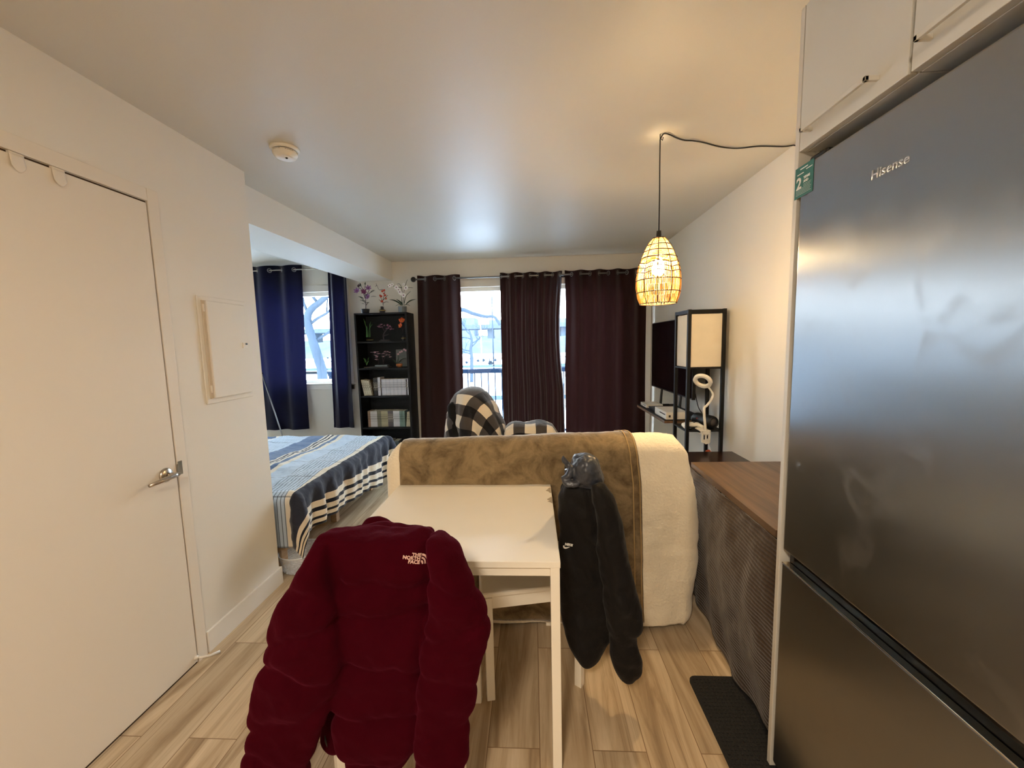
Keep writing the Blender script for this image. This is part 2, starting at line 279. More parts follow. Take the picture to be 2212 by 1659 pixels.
# ------------------------------------------------------------------ mesh helpers
class MB:
    def __init__(s): s.bm = bmesh.new(); s.uv = s.bm.loops.layers.uv.new('UVMap')
    def box(s, x0, x1, y0, y1, z0, z1, bev=0.0, seg=2, rot=None, piv=None):
        vs = [s.bm.verts.new(p) for p in ((x0, y0, z0), (x1, y0, z0), (x1, y1, z0), (x0, y1, z0), (x0, y0, z1), (x1, y0, z1), (x1, y1, z1), (x0, y1, z1))]
        fs = [s.bm.faces.new([vs[i] for i in q]) for q in ((3, 2, 1, 0), (4, 5, 6, 7), (0, 1, 5, 4), (1, 2, 6, 5), (2, 3, 7, 6), (3, 0, 4, 7))]
        allv = vs
        if bev > 0:
            es = list({e for f in fs for e in f.edges})
            r = bmesh.ops.bevel(s.bm, geom=es, offset=bev, segments=seg, affect='EDGES', profile=.5)
            allv = list({v for f in r['faces'] for v in f.verts} | {v for v in vs if v.is_valid})
        if rot is not None:
            bmesh.ops.rotate(s.bm, verts=allv, cent=piv or ((x0+x1)/2, (y0+y1)/2, (z0+z1)/2), matrix=rot)
        return s
    def ring_loft(s, rings, cap=True, closed=True):
        rv = [[s.bm.verts.new(p) for p in r] for r in rings]
        m = len(rv[0])
        for a, b in zip(rv, rv[1:]):
            for i in range(m if closed else m-1):
                j = (i+1) % m
                s.bm.faces.new((a[i], a[j], b[j], b[i]))
        if cap and closed:
            try: s.bm.faces.new(rv[0][::-1]); s.bm.faces.new(rv[-1])
            except ValueError: pass
        return s
    def tube(s, pts, r, seg=8, cap=True):
        pts = [Vector(p) for p in pts]; n = len(pts); rr = r if isinstance(r, (list, tuple)) else [r]*n
        rings = []; ref = None
        for i, p in enumerate(pts):
            d = (pts[min(i+1, n-1)]-pts[max(i-1, 0)]).normalized()
            if ref is None: ref = Vector((0, 0, 1)) if abs(d.z) < .9 else Vector((1, 0, 0))
            a = (ref - d*ref.dot(d)).normalized(); b = d.cross(a); ref = a
            rings.append([p+(a*math.cos(t*2*PI/seg)+b*math.sin(t*2*PI/seg))*rr[i] for t in range(seg)])
        return s.ring_loft(rings, cap)
    def cyl(s, p0, p1, r0, r1=None, seg=16): return s.tube([p0, p1], [r0, r0 if r1 is None else r1], seg)
    def lathe(s, prof, c=(0, 0, 0), seg=32, axis='z', cap=False):
        rings = []
        for r, h in prof:
            r = max(r, 1e-4); ring = []
            for t in range(seg):
                a = t*2*PI/seg; x, y = r*math.cos(a), r*math.sin(a)
                p = (x, y, h) if axis == 'z' else ((h, x, y) if axis == 'x' else (x, h, y))
                ring.append((c[0]+p[0], c[1]+p[1], c[2]+p[2]))
            rings.append(ring)
        return s.ring_loft(rings, cap)
    def torus(s, c, R, r, axis='x', seg=20, seg2=8):
        c = Vector(c); A = {'x': (Vector((0, 1, 0)), Vector((0, 0, 1))), 'y': (Vector((1, 0, 0)), Vector((0, 0, 1))), 'z': (Vector((1, 0, 0)), Vector((0, 1, 0)))}[axis] if isinstance(axis, str) else axis
        nrm = A[0].cross(A[1]); rings = []
        for i in range(seg+1):
            a = i*2*PI/seg; d = A[0]*math.cos(a)+A[1]*math.sin(a)
            rings.append([c+d*(R+r*math.cos(b*2*PI/seg2))+nrm*r*math.sin(b*2*PI/seg2) for b in range(seg2)])
        return s.ring_loft(rings, False)
    def ball(s, c, r, seg=12, sc_=(1, 1, 1)):
        pr = [[Vector(c)+Vector((math.sin(a)*math.cos(t*2*PI/seg)*r*sc_[0], math.sin(a)*math.sin(t*2*PI/seg)*r*sc_[1], math.cos(a)*r*sc_[2])) for t in range(seg)] for a in [max(.02, PI*i/(seg//2)) if i < seg//2 else PI-.02 for i in range(seg//2+1)]]
        return s.ring_loft(pr, True)
    def grid(s, f, nu, nv, uvf=None):
        vs = [[s.bm.verts.new(f(i/nu, j/nv)) for j in range(nv+1)] for i in range(nu+1)]
        for i in range(nu):
            for j in range(nv):
                fc = s.bm.faces.new((vs[i][j], vs[i+1][j], vs[i+1][j+1], vs[i][j+1]))
                if uvf:
                    for lp, (a, b) in zip(fc.loops, ((i, j), (i+1, j), (i+1, j+1), (i, j+1))): lp[s.uv].uv = uvf(a/nu, b/nv)
        return s
    def poly(s, pts, ext):                 # planar outline extruded by the vector ext
        a = [s.bm.verts.new(p) for p in pts]; b = [s.bm.verts.new(Vector(p)+Vector(ext)) for p in pts]
        s.bm.faces.new(a[::-1]); s.bm.faces.new(b)
        for i in range(len(a)): s.bm.faces.new((a[i], a[(i+1) % len(a)], b[(i+1) % len(a)], b[i]))
        return s
    def build(s, name, m, parent=None, smooth=False, rec=True, label=None):
        if rec: bmesh.ops.recalc_face_normals(s.bm, faces=s.bm.faces[:])
        if parent is not None:
            L = world_loc(parent)
            for v in s.bm.verts: v.co -= L
        me = bpy.data.meshes.new(name); s.bm.to_mesh(me); s.bm.free()
        o = bpy.data.objects.new(name, me); C.objects.link(o)
        for q in (m if isinstance(m, list) else [m]): me.materials.append(q)
        if smooth:
            for p in me.polygons: p.use_smooth = True
        if parent is not None: o.parent = parent
        if label: o['label'] = label
        return o
def world_loc(o):
    L = Vector((0, 0, 0))
    while o is not None: L += Vector(o.location); o = o.parent
    return L
def tag(o, label, cat, group=None, kind=None):
    o['label'] = label; o['category'] = cat
    if group: o['group'] = group
    if kind: o['kind'] = kind
    return o
def thing(name, loc, label, cat, group=None):
    o = bpy.data.objects.new(name, None); C.objects.link(o); o.location = loc; o.empty_display_size = .05
    return tag(o, label, cat, group)
def struct(name, mb, m, label=None, smooth=False):
    o = mb.build(name, m, smooth=smooth); o['kind'] = 'structure'
    if label: o['label'] = label
    return o
def copy_tree(o, parent=None):
    c = o.copy(); C.objects.link(c); c.parent = parent
    for ch in list(o.children): copy_tree(ch, c)
    return c
def bake(o, mods):                        # apply modifiers to the mesh
    for t, kw in mods:
        md = o.modifiers.new(t, t)
        for k, v in kw.items(): setattr(md, k, v)
    dg = bpy.context.evaluated_depsgraph_get(); ev = o.evaluated_get(dg)
    me = bpy.data.meshes.new_from_object(ev, preserve_all_data_layers=True, depsgraph=dg)
    old = o.data; o.modifiers.clear(); o.data = me; me.name = o.name
    if not me.materials:
        for q in old.materials: me.materials.append(q)
    return o
def rumple(o, amp, sc_, seed=0, octs=3, mask=None, smooth=True):
    me = o.data; L = world_loc(o)
    ns = [v.normal.copy() for v in me.vertices]
    for v, nn in zip(me.vertices, ns):
        p = v.co + L
        k = noise.fractal(p*sc_+Vector((seed, seed*2, 0)), .9, 2.0, octs)
        if mask: k *= mask(p)
        v.co += nn*amp*k
    if smooth:
        for p in me.polygons: p.use_smooth = True
    me.update()
def smoothpath(pts, n):
    out = []
    P_ = [Vector(p) for p in pts]; P_ = [P_[0]*2-P_[1]]+P_+[P_[-1]*2-P_[-2]]
    k = len(P_)-3
    for i in range(n+1):
        t = i/n*k; j = min(int(t), k-1); u = t-j
        a, b, c, d = P_[j:j+4]
        out.append(.5*((2*b)+(c-a)*u+(2*a-5*b+4*c-d)*u*u+(3*b-a-3*c+d)*u**3))
    return out
def lerp_tab(tab, x):
    if x <= tab[0][0]: return tab[0][1]
    for (a, va), (b, vb) in zip(tab, tab[1:]):
        if x <= b: return va+(vb-va)*(x-a)/(b-a)
    return tab[-1][1]
def text_mesh(body, size, align='LEFT', spacing=1.0, bold=0.0, shear=0.0):
    cu = bpy.data.curves.new('t', 'FONT'); cu.body = body; cu.size = size; cu.align_x = align; cu.space_line = spacing
    cu.offset = bold; cu.extrude = 0.0; cu.shear = shear; cu.resolution_u = 3
    o = bpy.data.objects.new('t', cu); C.objects.link(o)
    dg = bpy.context.evaluated_depsgraph_get(); me = bpy.data.meshes.new_from_object(o.evaluated_get(dg), depsgraph=dg)
    bpy.data.objects.remove(o); bpy.data.curves.remove(cu)
    return me
def text_obj(name, body, size, org, ux, uy, m, parent, thick=.0006, **kw):
    me = text_mesh(body, size, **kw); ux = Vector(ux); uy = Vector(uy); nn = ux.cross(uy); org = Vector(org)
    bm = bmesh.new(); bm.from_mesh(me); L = world_loc(parent) if parent else Vector((0, 0, 0))
    for v in bm.verts: v.co = org+ux*v.co.x+uy*v.co.y-L
    r = bmesh.ops.extrude_face_region(bm, geom=bm.faces[:])
    for v in [g for g in r['geom'] if isinstance(g, bmesh.types.BMVert)]: v.co += nn*thick
    bmesh.ops.recalc_face_normals(bm, faces=bm.faces[:])
    bm.to_mesh(me); bm.free(); me.name = name; me.materials.clear(); me.materials.append(m)
    o = bpy.data.objects.new(name, me); C.objects.link(o); o.parent = parent
    return o

# ------------------------------------------------------------------ the room
XL, XR, YB, ZC = -1.563, 1.35, 4.585, 2.395
YF, XA = -1.9, -4.3                      # wall behind the camera, far side of the bed alcove
T = .16
struct('floor', MB().box(XA, XR+T, YF, YB+.02, -.12, 0), M['floor'])
struct('ceiling', MB().box(XA-T, XR+T, YF-T, YB+T, ZC, ZC+.15), M['ceil'])
struct('wall_left', MB().box(XA, XL, YF, 2.19, 0, ZC), M['wall'])
struct('wall_right', MB().box(XR, XR+T, YF-T, YB+T, 0, ZC), M['wall'])
struct('wall_front', MB().box(XA, XR, YF-T, YF, 0, ZC), M['wall'])
struct('wall_alcove', MB().box(XA-T, XA, YF-T, YB+T, 0, ZC), M['wall'])
W1 = (-.93, 1.06, .02, 2.085)            # patio door opening x0 x1 z0 z1
W2 = (-3.95, -2.20, 1.0, 2.085)  # left stretch is unseen, widened only to let more daylight into the alcove
wb = MB()
def wseg(x0, x1, z0, z1): wb.box(x0, x1, YB, YB+T, z0, z1)
wseg(XA, W2[0], 0, ZC); wseg(W2[0], W2[1], 0, W2[2]); wseg(W2[0], W2[1], W2[3], ZC); wseg(W2[1], W1[0], 0, ZC)
wseg(W1[0], W1[1], 0, W1[2]); wseg(W1[0], W1[1], W1[3], ZC); wseg(W1[1], XR, 0, ZC)
struct('wall_back', wb, M['wall'])
# boxed beam between the living room and the alcove
b = MB(); b.poly([(-1.685, 2.19, 2.175), (-1.605, YB, 2.183), (-2.0, YB, 2.183), (-2.14, 2.19, 2.175)], (0, 0, ZC-2.175))
struct('trim_1', b, M['wall'], 'boxed ceiling beam over the opening to the bed alcove')
struct('baseboard_left', MB().box(XL, XL+.012, 1.648, 2.19, 0, .103, .002).box(XL-.3, XL+.012, 2.19, 2.202, 0, .103, .002), M['trim'])
struct('baseboard_back', MB().box(XA, W1[0]-.08, YB-.012, YB, 0, .10, .002), M['trim'])
struct('baseboard_right', MB().box(XR-.012, XR, 1.3, YB, 0, .10, .002), M['trim'])
# windows
def window(name, x0, x1, z0, z1, mull, sill):
    f = MB(); y0, y1 = YB+.05, YB+.11; t = .045
    f.box(x0, x0+t, y0, y1, z0, z1, .004).box(x1-t, x1, y0, y1, z0, z1, .004).box(x0+t, x1-t, y0, y1, z1-t, z1, .004).box(x0+t, x1-t, y0, y1, z0, z0+t, .004)
    for mx in mull: f.box(mx-.03, mx+.03, y0, y1, z0+t, z1-t, .004)
    o = struct(name, f, M['trim'], 'white window frame')
    g = MB().box(x0+t, x1-t, y0+.028, y0+.032, z0+t, z1-t).build('pane', M['pane'], o)
    c = MB(); w_ = .07
    c.box(x0-w_, x0+.005, YB-.016, YB, z0-(.07 if sill else 0), z1+w_, .004).box(x1-.005, x1+w_, YB-.016, YB, z0-(.07 if sill else 0), z1+w_, .004).box(x0, x1, YB-.018, YB, z1-.005, z1+w_, .004)
    if sill: c.box(x0-.09, x1+.09, YB-.03, YB+.05, z0-.012, z0+.004, .004).box(x0-w_, x1+w_, YB-.016, YB, z0-.07, z0-.012, .004)
    c.build('casing', M['trim'], o)
    return o
window('window_1', *W1, (.12,), False)
window('window_2', *W2, (), True)
struct('trim_2', MB().box(1.27, 1.345, YB-.02, YB, .0, 2.16, .004), M['trim'], 'white vertical trim in the far right corner')

# door on the left wall
dy0, dy1, dz1 = .80, 1.589, 2.029
d = struct('door_1', MB().box(XL+.002, XL+.008, dy0, dy1-.004, .012, dz1-.004, .001), M['door'], 'flat white door with brushed lever handle')
MB().box(XL+.0002, XL+.0012, dy0-.006, dy1, .0, dz1+.004).build('door_gap', M['darkgap'], d)
cs = MB().box(XL, XL+.009, dy1+.003, dy1+.052, 0, dz1+.058, .002).box(XL, XL+.009, dy0-.05, dy1+.003, dz1+.006, dz1+.058, .002).box(XL, XL+.009, dy0-.06, dy0-.01, 0, dz1+.006, .002)
cs.build('casing', M['door'], d)
h = MB(); hy, hz = 1.535, .905
h.lathe([(.0, 0), (.030, 0), (.030, .004), (.024, .010), (.0, .012)], (XL+.008, hy, hz), 28, 'x')
h.cyl((XL+.015, hy, hz), (XL+.052, hy, hz), .0095)
h.tube([(XL+.052, hy+.012, hz), (XL+.056, hy-.01, hz), (XL+.056, hy-.06, hz-.002), (XL+.052, hy-.115, hz-.006)], [.010, .0105, .009, .007], 12)
h.build('door_handle', M['chrome'], d, True)
MB().box(XL+.009, XL+.012, dy1+.004, dy1+.024, .885, .945, .001).box(XL+.0095, XL+.0135, dy1-.001, dy1+.006, .895, .935, .001).build('strike_plate', M['chrome'], d)

for i, yy in enumerate((1.180, 1.286)):
    k = thing('over_door_hook', (XL+.008, yy, dz1), 'white over-door hook strap on the left door, %s' % ('nearest the camera' if i == 0 else 'farther from the camera'), 'hook', 'over-door hooks on the left door')
    MB().box(XL+.001, XL+.0105, yy-.018, yy+.018, dz1-.004, dz1+.004, .0008).build('top_strap', M['door'], k)
    q = MB()
    q.grid(lambda u, v, yy=yy: Vector((XL+.0095+.004*v, yy-.018+.036*u + .0*v, dz1-.002-.052*v*(1-.35*(2*u-1)**2*v))), 8, 8)
    o = q.build('strap_tongue', M['door'], k, True); bake(o, [('SOLIDIFY', dict(thickness=.0012))])
ds = thing('door_stop', (XL+.01, 1.60, .03), 'small white door stop at the foot of the left door', 'door stop')
MB().tube([(XL+.010, 1.585, .034), (XL+.03, 1.578, .035), (XL+.055, 1.60, .027), (XL+.075, 1.632, .02)], [.006, .005, .005, .007], 8).build('stem', M['plastic'], ds, True)
MB().ball((XL+.010, 1.577, .036), .010, 10).build('rubber_tip', M['plastic'], ds, True)

# electrical panel
ep = thing('electrical_panel', (XL, 1.93, 1.17), 'white painted electrical panel cover on the left wall', 'electrical panel')
y0, y1, z0, z1 = 1.785, 2.098, 1.165, 1.683
MB().box(XL, XL+.006, y0, y1, z0, z1, .003).build('cover_frame', M['wall'], ep)
pb = MB().box(XL+.006, XL+.020, y0+.036, y1-.028, z0+.026, z1-.022, .004)
pb.build('panel_door', M['wall'], ep)
MB().box(XL+.006, XL+.012, y0+.020, y0+.036, z0+.026, z1-.022, .001).build('hinge_strip', mat('beige_strip', (204, 192, 176), .8), ep)
for zz in (z0+.055, z1-.075): MB().cyl((XL+.012, y0+.026, zz), (XL+.012, y0+.026, zz+.035), .005).build('hinge', M['door'], ep, True)
lt = MB().box(XL+.020, XL+.026, y1-.068, y1-.034, 1.432, 1.462, .002).build('latch', M['plastic'], ep)
MB().box(XL+.026, XL+.028, y1-.052, y1-.038, 1.449, 1.459, .001).build('latch_slot', M['black'], lt)

# smoke detector
sd = thing('smoke_detector', (-1.187, 1.965, ZC), 'round white smoke detector on the ceiling', 'smoke detector')
c = (-1.187, 1.965, ZC)
MB().lathe([(.0, 0), (.066, 0), (.066, -.008), (.060, -.014), (.054, -.016)], c, 36).build('base_plate', M['plastic'], sd, True)
MB().lathe([(.050, -.0155), (.050, -.0195)], c, 36).build('vent_ring', M['ink'], sd, True)
MB().lathe([(.056, -.0195), (.055, -.030), (.047, -.043), (.034, -.049), (.0, -.050)], c, 36).build('cover', M['plastic'], sd, True)
for a0 in range(6):
    q = MB(); a = a0*PI/3
    q.grid(lambda u, v: Vector((c[0]+(.0558-.001*v)*math.cos(a+u*.7), c[1]+(.0558-.001*v)*math.sin(a+u*.7), ZC-.0225-.005*v)), 6, 1)
    q.build('vent_slot', mat('slot_grey', (120, 104, 84), .7) if a0 == 0 else bpy.data.materials['slot_grey'], sd)
MB().ball((c[0]+.012, c[1]-.01, ZC-.0495), .006, 8).build('test_button', M['ink'], sd, True)

# unseen ceiling lamp added behind the camera as fill light
kc = thing('added_fill_lamp', (-.35, -.75, ZC), 'round flush lamp added unseen behind the camera as fill light', 'ceiling lamp')
MB().lathe([(.0, 0), (.20, 0), (.20, -.03), (.185, -.035)], (-.35, -.75, ZC), 40).build('housing', M['plastic'], kc, True)
MB().lathe([(.185, -.03), (.18, -.05), (.10, -.058), (0, -.06)], (-.35, -.75, ZC), 40).build('diffuser', M['fill_lamp'], kc, True)

# ------------------------------------------------------------------ pendant lamp
P0 = Vector((.625, 2.016, 0))
pt = thing('pendant_lamp', (P0.x, P0.y, ZC), 'lit woven cane pendant lamp hanging on a black cord', 'pendant lamp')
top, bot = 1.915, 1.598
prof = [(0.0, .028), (.06, .045), (.15, .062), (.28, .080), (.42, .0935), (.56, .1015), (.68, .104), (.80, .102), (.90, .095), (1.0, .083)]
def rad(t): return lerp_tab(prof, t)
def sh(t, a, dr=0): return Vector((P0.x+(rad(t)+dr)*math.cos(a), P0.y+(rad(t)+dr)*math.sin(a), top+(bot-top)*t))
wv = MB()
rnd = random.Random(3)
# horizontal cords wrapped round the top
for k in range(30):
    t0 = .015+k*.0128; am = .003
    wv.tube([sh(t0+am*math.sin(5*a*2*PI/40+k)+rnd.uniform(-.002, .002), a*2*PI/40) for a in range(41)], .0015, 4, False)
# upright cords round the belly, slightly askew
for (ta, tb, cnt) in ((.40, .52, 72), (.52, .64, 72), (.635, .82, 84), (.82, .985, 78)):
    for k in range(cnt):
        a = k*2*PI/cnt+rnd.uniform(-.012, .012); da = rnd.uniform(-.03, .03)
        wv.tube([sh(ta, a), sh((ta+tb)/2, a+da*.5, .001), sh(tb, a+da)], .0018, 4, False)
wv.build('woven_cord', M['cane'], pt, True)
wr = MB()
for t0 in (.0, .11, .20, .30, .635, .82, .99):
    wr.tube([sh(t0, a*2*PI/36, .002) for a in range(37)], .0024, 5, False)
for t0 in (.385, .455, .525):
    wr.tube([sh(t0+.020*(-1 if (a//4) % 2 else 1)*((1-abs((a % 4)-0)/2) if True else 1), a*2*PI/40, .002) for a in range(41)], .0022, 5, False)
for k in range(10):
    wr.tube([sh(i/14*.99, k*2*PI/10, .001) for i in range(15)], .0021, 5, False)
wr.build('wire_frame', M['wire'], pt, True)
MB().lathe([(.0, 0), (.011, 0), (.012, -.02), (.012, -.05), (.016, -.055), (.016, -.105), (.0, -.106)], (P0.x, P0.y, top+.035), 16).build('lamp_holder', M['black'], pt, True)
MB().lathe([(.0, .03), (.012, .025), (.016, .01), (.027, -.012), (.031, -.03), (.027, -.05), (.014, -.062), (.0, -.064)], (P0.x, P0.y, 1.80), 20).build('light_bulb', M['bulb'], pt, True)
hk = MB().tube([(P0.x, P0.y, ZC), (P0.x, P0.y, ZC-.018), (P0.x+.012, P0.y, ZC-.028), (P0.x+.014, P0.y, ZC-.014)], .0022, 6); hk.build('ceiling_hook', M['blackmetal'], pt, True)
cd = MB().tube([(P0.x, P0.y, 1.94), (P0.x+.001, P0.y, 2.1), (P0.x, P0.y, 2.25), (P0.x, P0.y, 2.372)], .0030, 8)
swag = [(1424, 292), (1434, 289), (1447, 291), (1462, 298), (1478, 303), (1497, 304), (1520, 308), (1550, 316), (1578, 320), (1602, 320), (1640, 316)]
pts = [Vector((P0.x, P0.y, 2.372))]
for i, (px_, py_) in enumerate(swag[1:]):
    v = ray(px_, py_); zz = ZC-.0045 - (.004 if i % 3 == 1 else 0); t_ = (zz-CAMZ)/v.z; pts.append(Vector((v.x*t_, v.y*t_, zz)))
e_ = pts[-1]; pts += [Vector((1.30, 2.19, ZC-.006)), Vector((1.343, 2.17, ZC-.012)), Vector((1.344, 2.14, ZC-.05)), Vector((1.344, 2.05, 2.1)), Vector((1.344, 1.9, 1.2))]
cd.tube(smoothpath(pts, 70), .0032, 8)
cd.build('power_cord', M['black'], pt, True)
# ------------------------------------------------------------------ fridge, cupboards, mat
fx = .759
fr = thing('refrigerator', (1.08, .85, 0), 'tall dark steel two-door refrigerator on the right', 'refrigerator')
fy0, fy1 = .49, 1.196
MB().box(fx+.055, 1.33, fy0+.004, fy1-.004, .03, 1.885, .004).build('body', mat('graphite_side', (70, 70, 72), .5), fr)
MB().box(fx, fx+.052, fy0, fy1, .772, 1.892, .006, 3).build('upper_door', M['fridge'], fr)
MB().box(fx, fx+.052, fy0, fy1, .045, .728, .004, 3).build('lower_door', M['fridge'], fr)
MB().box(fx+.022, fx+.054, fy0+.002, fy1-.002, .7285, .7715).build('handle_recess', M['glassdark'], fr)
MB().box(fx-.001, fx+.020, fy0, fy1, .728, .7315, .0008).build('chrome_strip', mat('polished_strip', (225, 215, 195), .12, 1.0), fr)
for yy in (fy0+.05, fy1-.05):
    MB().cyl((fx+.09, yy, 0), (fx+.09, yy, .031), .018).build('foot', M['black'], fr, True)
    MB().cyl((1.27, yy, 0), (1.27, yy, .031), .018).build('foot', M['black'], fr, True)
MB().box(fx+.015, fx+.11, fy1-.075, fy1-.008, 1.886, 1.912, .006).build('hinge_cover', M['black'], fr)
lg = text_obj('logo', 'Hisense', .0285, (fx-.0004, .957, 1.763), (0, -1, 0), (0, 0, 1), M['logo_silver'], fr, .0006, bold=.0004, spacing=1)
# warranty sticker
stk = MB().box(fx-.0012, fx-.0004, 1.144, 1.2175, 1.810, 1.8935).build('sticker', mat('teal_print', (30, 104, 92), .45, var=.04), fr, label='green warranty sticker')
def st_text(t, s, y, z, n='print', **k): return text_obj(n, t, s, (fx-.0013, y, z), (0, -1, 0), (0, 0, 1), M['lightink'], stk, .0003, **k)
st_text('2', .044, 1.211, 1.834, bold=.0012)
st_text('YEARS', .0088, 1.181, 1.8555, bold=.0005)
st_text('AND', .0088, 1.181, 1.8455, bold=.0005)
for y_, z_, l_, h_ in ((1.196, 1.884, .030, .0028), (1.172, 1.877, .024, .0022), (1.208, 1.872, .026, .0022)): MB().box(fx-.0018, fx-.0012, y_-l_, y_, z_, z_+h_).build('print_bar', M['lightink'], stk)
for k in range(7):
    y_ = 1.181 if k < 2 else 1.211; MB().box(fx-.0016, fx-.0012, 1.150+.002*(k % 3), y_, 1.8405-k*.0038, 1.8410-k*.0038).build('print_line', M['lightink'], stk)

cbp = thing('tall_side_panel', (fx+.29, 1.218, .012), 'white full-height cupboard side panel beside the refrigerator', 'panel')
MB().box(fx, 1.345, 1.2095, 1.226, .012, 2.318, .001).build('board', M['cabinet'], cbp)
tag(cbp, 'white full-height side panel beside the refrigerator', 'cupboard panel')
def wallcab(y0, y1, label, hy0, hy1):
    k = thing('wall_cupboard', (1.05, (y0+y1)/2, 1.937), label, 'cupboard', 'cupboards above the refrigerator')
    MB().box(fx+.021, 1.345, y0, y1, 1.937, 2.318, .001).build('body', M['cabinet'], k)
    dr = MB().box(fx, fx+.019, y0+.0015, y1-.0015, 1.937, 2.316, .0012).build('door', M['cabinet'], k)
    hb = MB().box(fx-.030, fx-.022, hy0, hy1, 1.969, 1.979, .001)
    hb.box(fx-.030, fx, hy0, hy0+.008, 1.969, 1.979, .001).box(fx-.030, fx, hy1-.008, hy1, 1.969, 1.979, .001)
    hb.build('handle', M['cabinet'], dr)
wallcab(.884, 1.208, 'white cupboard above the refrigerator nearest the side panel', .952, 1.165)
wallcab(.49, .880, 'white cupboard above the refrigerator at the picture edge', .53, .845)
mt = thing('floor_mat', (.78, 1.3, 0), 'black textured rubber mat on the floor in front of the dark table', 'mat')
q = MB(); q.poly([Vector((.80+sx*(.172-.03)+.03*math.cos(a), 1.36+sy*(.205-.03)+.03*math.sin(a), .0005)) for sx, sy, a0 in ((1, 1, 0), (-1, 1, 90), (-1, -1, 180), (1, -1, 270)) for a in [R_(a0+i*15) for i in range(7)]], (0, 0, .008))
q.build('mat_body', M['matblack'], mt)
tx = MB()
for i in range(22):
    for j in range(26):
        x = .80-.155+i*.0148; y = 1.36-.19+j*.0152
        if (x-.80)**2+0 < .16**2: tx.box(x-.0045, x+.0045, y-.0045, y+.0045, .0084, .0104)
o = tx.build('tread_pattern', M['matblack'], mt)

# ------------------------------------------------------------------ side table with ribbed cloth, dark low table
bt = thing('bar_table', (1.1, 1.76, 0), 'brown wood-topped table with a ribbed brown cloth, right of the sofa', 'table')
q = MB(); q.poly([(.838, 1.362, .722), (1.345, 1.362, .722), (1.345, 2.158, .722), (.860, 2.158, .722)], (0, 0, .028)); q.build('tabletop', M['walnut'], bt)
for x, y in ((.90, 1.41), (1.31, 1.41), (.91, 2.11), (1.31, 2.11)): MB().box(x-.02, x+.02, y-.02, y+.02, 0, .722).build('leg', M['blackwood'], bt)
cl = thing('ribbed_cloth', (.85, 1.76, 0), 'ribbed dark brown cloth hanging down the side of the wood-topped table', 'cloth')
q = MB()
def clo(u, v):
    y = 1.240+u*.932; k = v
    bulge = (.045*math.sin(PI*min(1, k*1.1))+.022*k)*(.75+.4*math.sin(u*5.2+.6))
    z = .720-.705*k+.03*k*(.5+.5*math.sin(u*9+1))
    x = .836+.02*u-bulge+.008*math.sin(u*26+k*3)*k
    return Vector((x, y, z))
q.grid(clo, 60, 50)
o = q.build('cloth_panel', M['ribbed'], cl, True); rumple(o, .010, 7, 3); bake(o, [('SOLIDIFY', dict(thickness=.006, offset=0))])
dd = thing('low_table', (1.13, 2.42, 0), 'glossy dark red-brown table against the right wall beyond the wood-topped table', 'table')
MB().box(.905, 1.348, 2.175, 2.70, .630, .655, .002).build('tabletop', M['darkdesk'], dd)
for x, y in ((.93, 2.2), (1.325, 2.2), (.93, 2.675), (1.325, 2.675)): MB().box(x-.018, x+.018, y-.018, y+.018, 0, .63).build('leg', M['blackwood'], dd)

# ------------------------------------------------------------------ dining table
tb = thing('dining_table', (-.295, 1.53, 0), 'square white dining table in the middle of the room', 'table')
tx0, tx1, ty0, ty1 = -.668, .075, 1.170, 1.890
MB().box(tx0, tx1, ty0, ty1, .719, .740, .0015).build('tabletop', M['white'], tb)
fr_ = MB(); i_ = .004
fr_.box(tx0+.03, tx1-.032, ty0+.012, ty0+.027, .686, .7188, .001).box(tx0+.03, tx1-.032, ty1-.027, ty1-.012, .686, .7188, .001)
fr_.box(tx0+.012, tx0+.027, ty0+.03, ty1-.03, .686, .7188, .001).box(tx1-.027, tx1-.012, ty0+.03, ty1-.03, .686, .7188, .001)
fr_.build('apron', M['white'], tb)
for x in (tx0+.002, tx1-.032):
    for y in (ty0+.002, ty1-.032): MB().box(x, x+.030, y, y+.030, 0, .7188, .002).build('leg', M['white'], tb)
stn = mat('worn_grey_patch', (168, 156, 138), .6, var=.1, scale=60)
for cy_, n_ in ((1.775, 1), (1.66, 2)):
    pts_ = [Vector((tx1-.0016, cy_-.036, .7402)), Vector((tx1-.0016, cy_+.036, .7402))]+[Vector((tx1-.004-.024*math.sin(PI*(k+.5)/9)*(.7+.5*noise.noise(Vector((k*.9, n_*3, 0)))), cy_+.036-.072*(k+.5)/9, .7402)) for k in range(9)]
    MB().poly(pts_, (0, 0, .0003)).build('worn_edge_patch', stn, tb)

# ------------------------------------------------------------------ chairs
def make_chair(label):
    k = thing('dining_chair', (0, 0, 0), label, 'chair', 'white dining chairs pushed in at the white table')
    for sx in (-1, 1):
        MB().box(sx*.185-.0165, sx*.185+.0165, .405-.033, .405, 0, .435, .003).build('leg', M['white'], k)          # front, under the table
        MB().tube([(sx*.185, .018, 0), (sx*.185, .015, .42), (sx*.182, -.006, .62), (sx*.178, -.03, .80)], [.021, .021, .019, .017], 4).build('leg', M['white'], k)
    MB().box(-.20, .20, .0, .415, .436, .456, .006, 3).build('seat', M['white'], k)
    ap = MB().box(-.168, .168, .385, .398, .385, .435).box(-.190, -.178, .035, .372, .385, .435).box(.178, .190, .035, .372, .385, .435); ap.build('seat_frame', M['white'], k)
    bk = MB()
    for zz, yy in ((.80, -.036), (.69, -.020)):
        bk.box(-.162, .162, yy, yy+.014, zz-.075, zz, .003)
    bk.build('backrest', M['white'], k)
    return k
ch1 = make_chair('white chair under the burgundy jacket, nearest the camera'); ch1.location = (-.43, 1.045, 0)
ch2 = copy_tree(ch1); ch2['label'] = 'white chair under the black jacket at the right side of the table'
ch2.location = (.152, 1.704, 0); ch2.rotation_euler = (0, 0, R_(101.2))

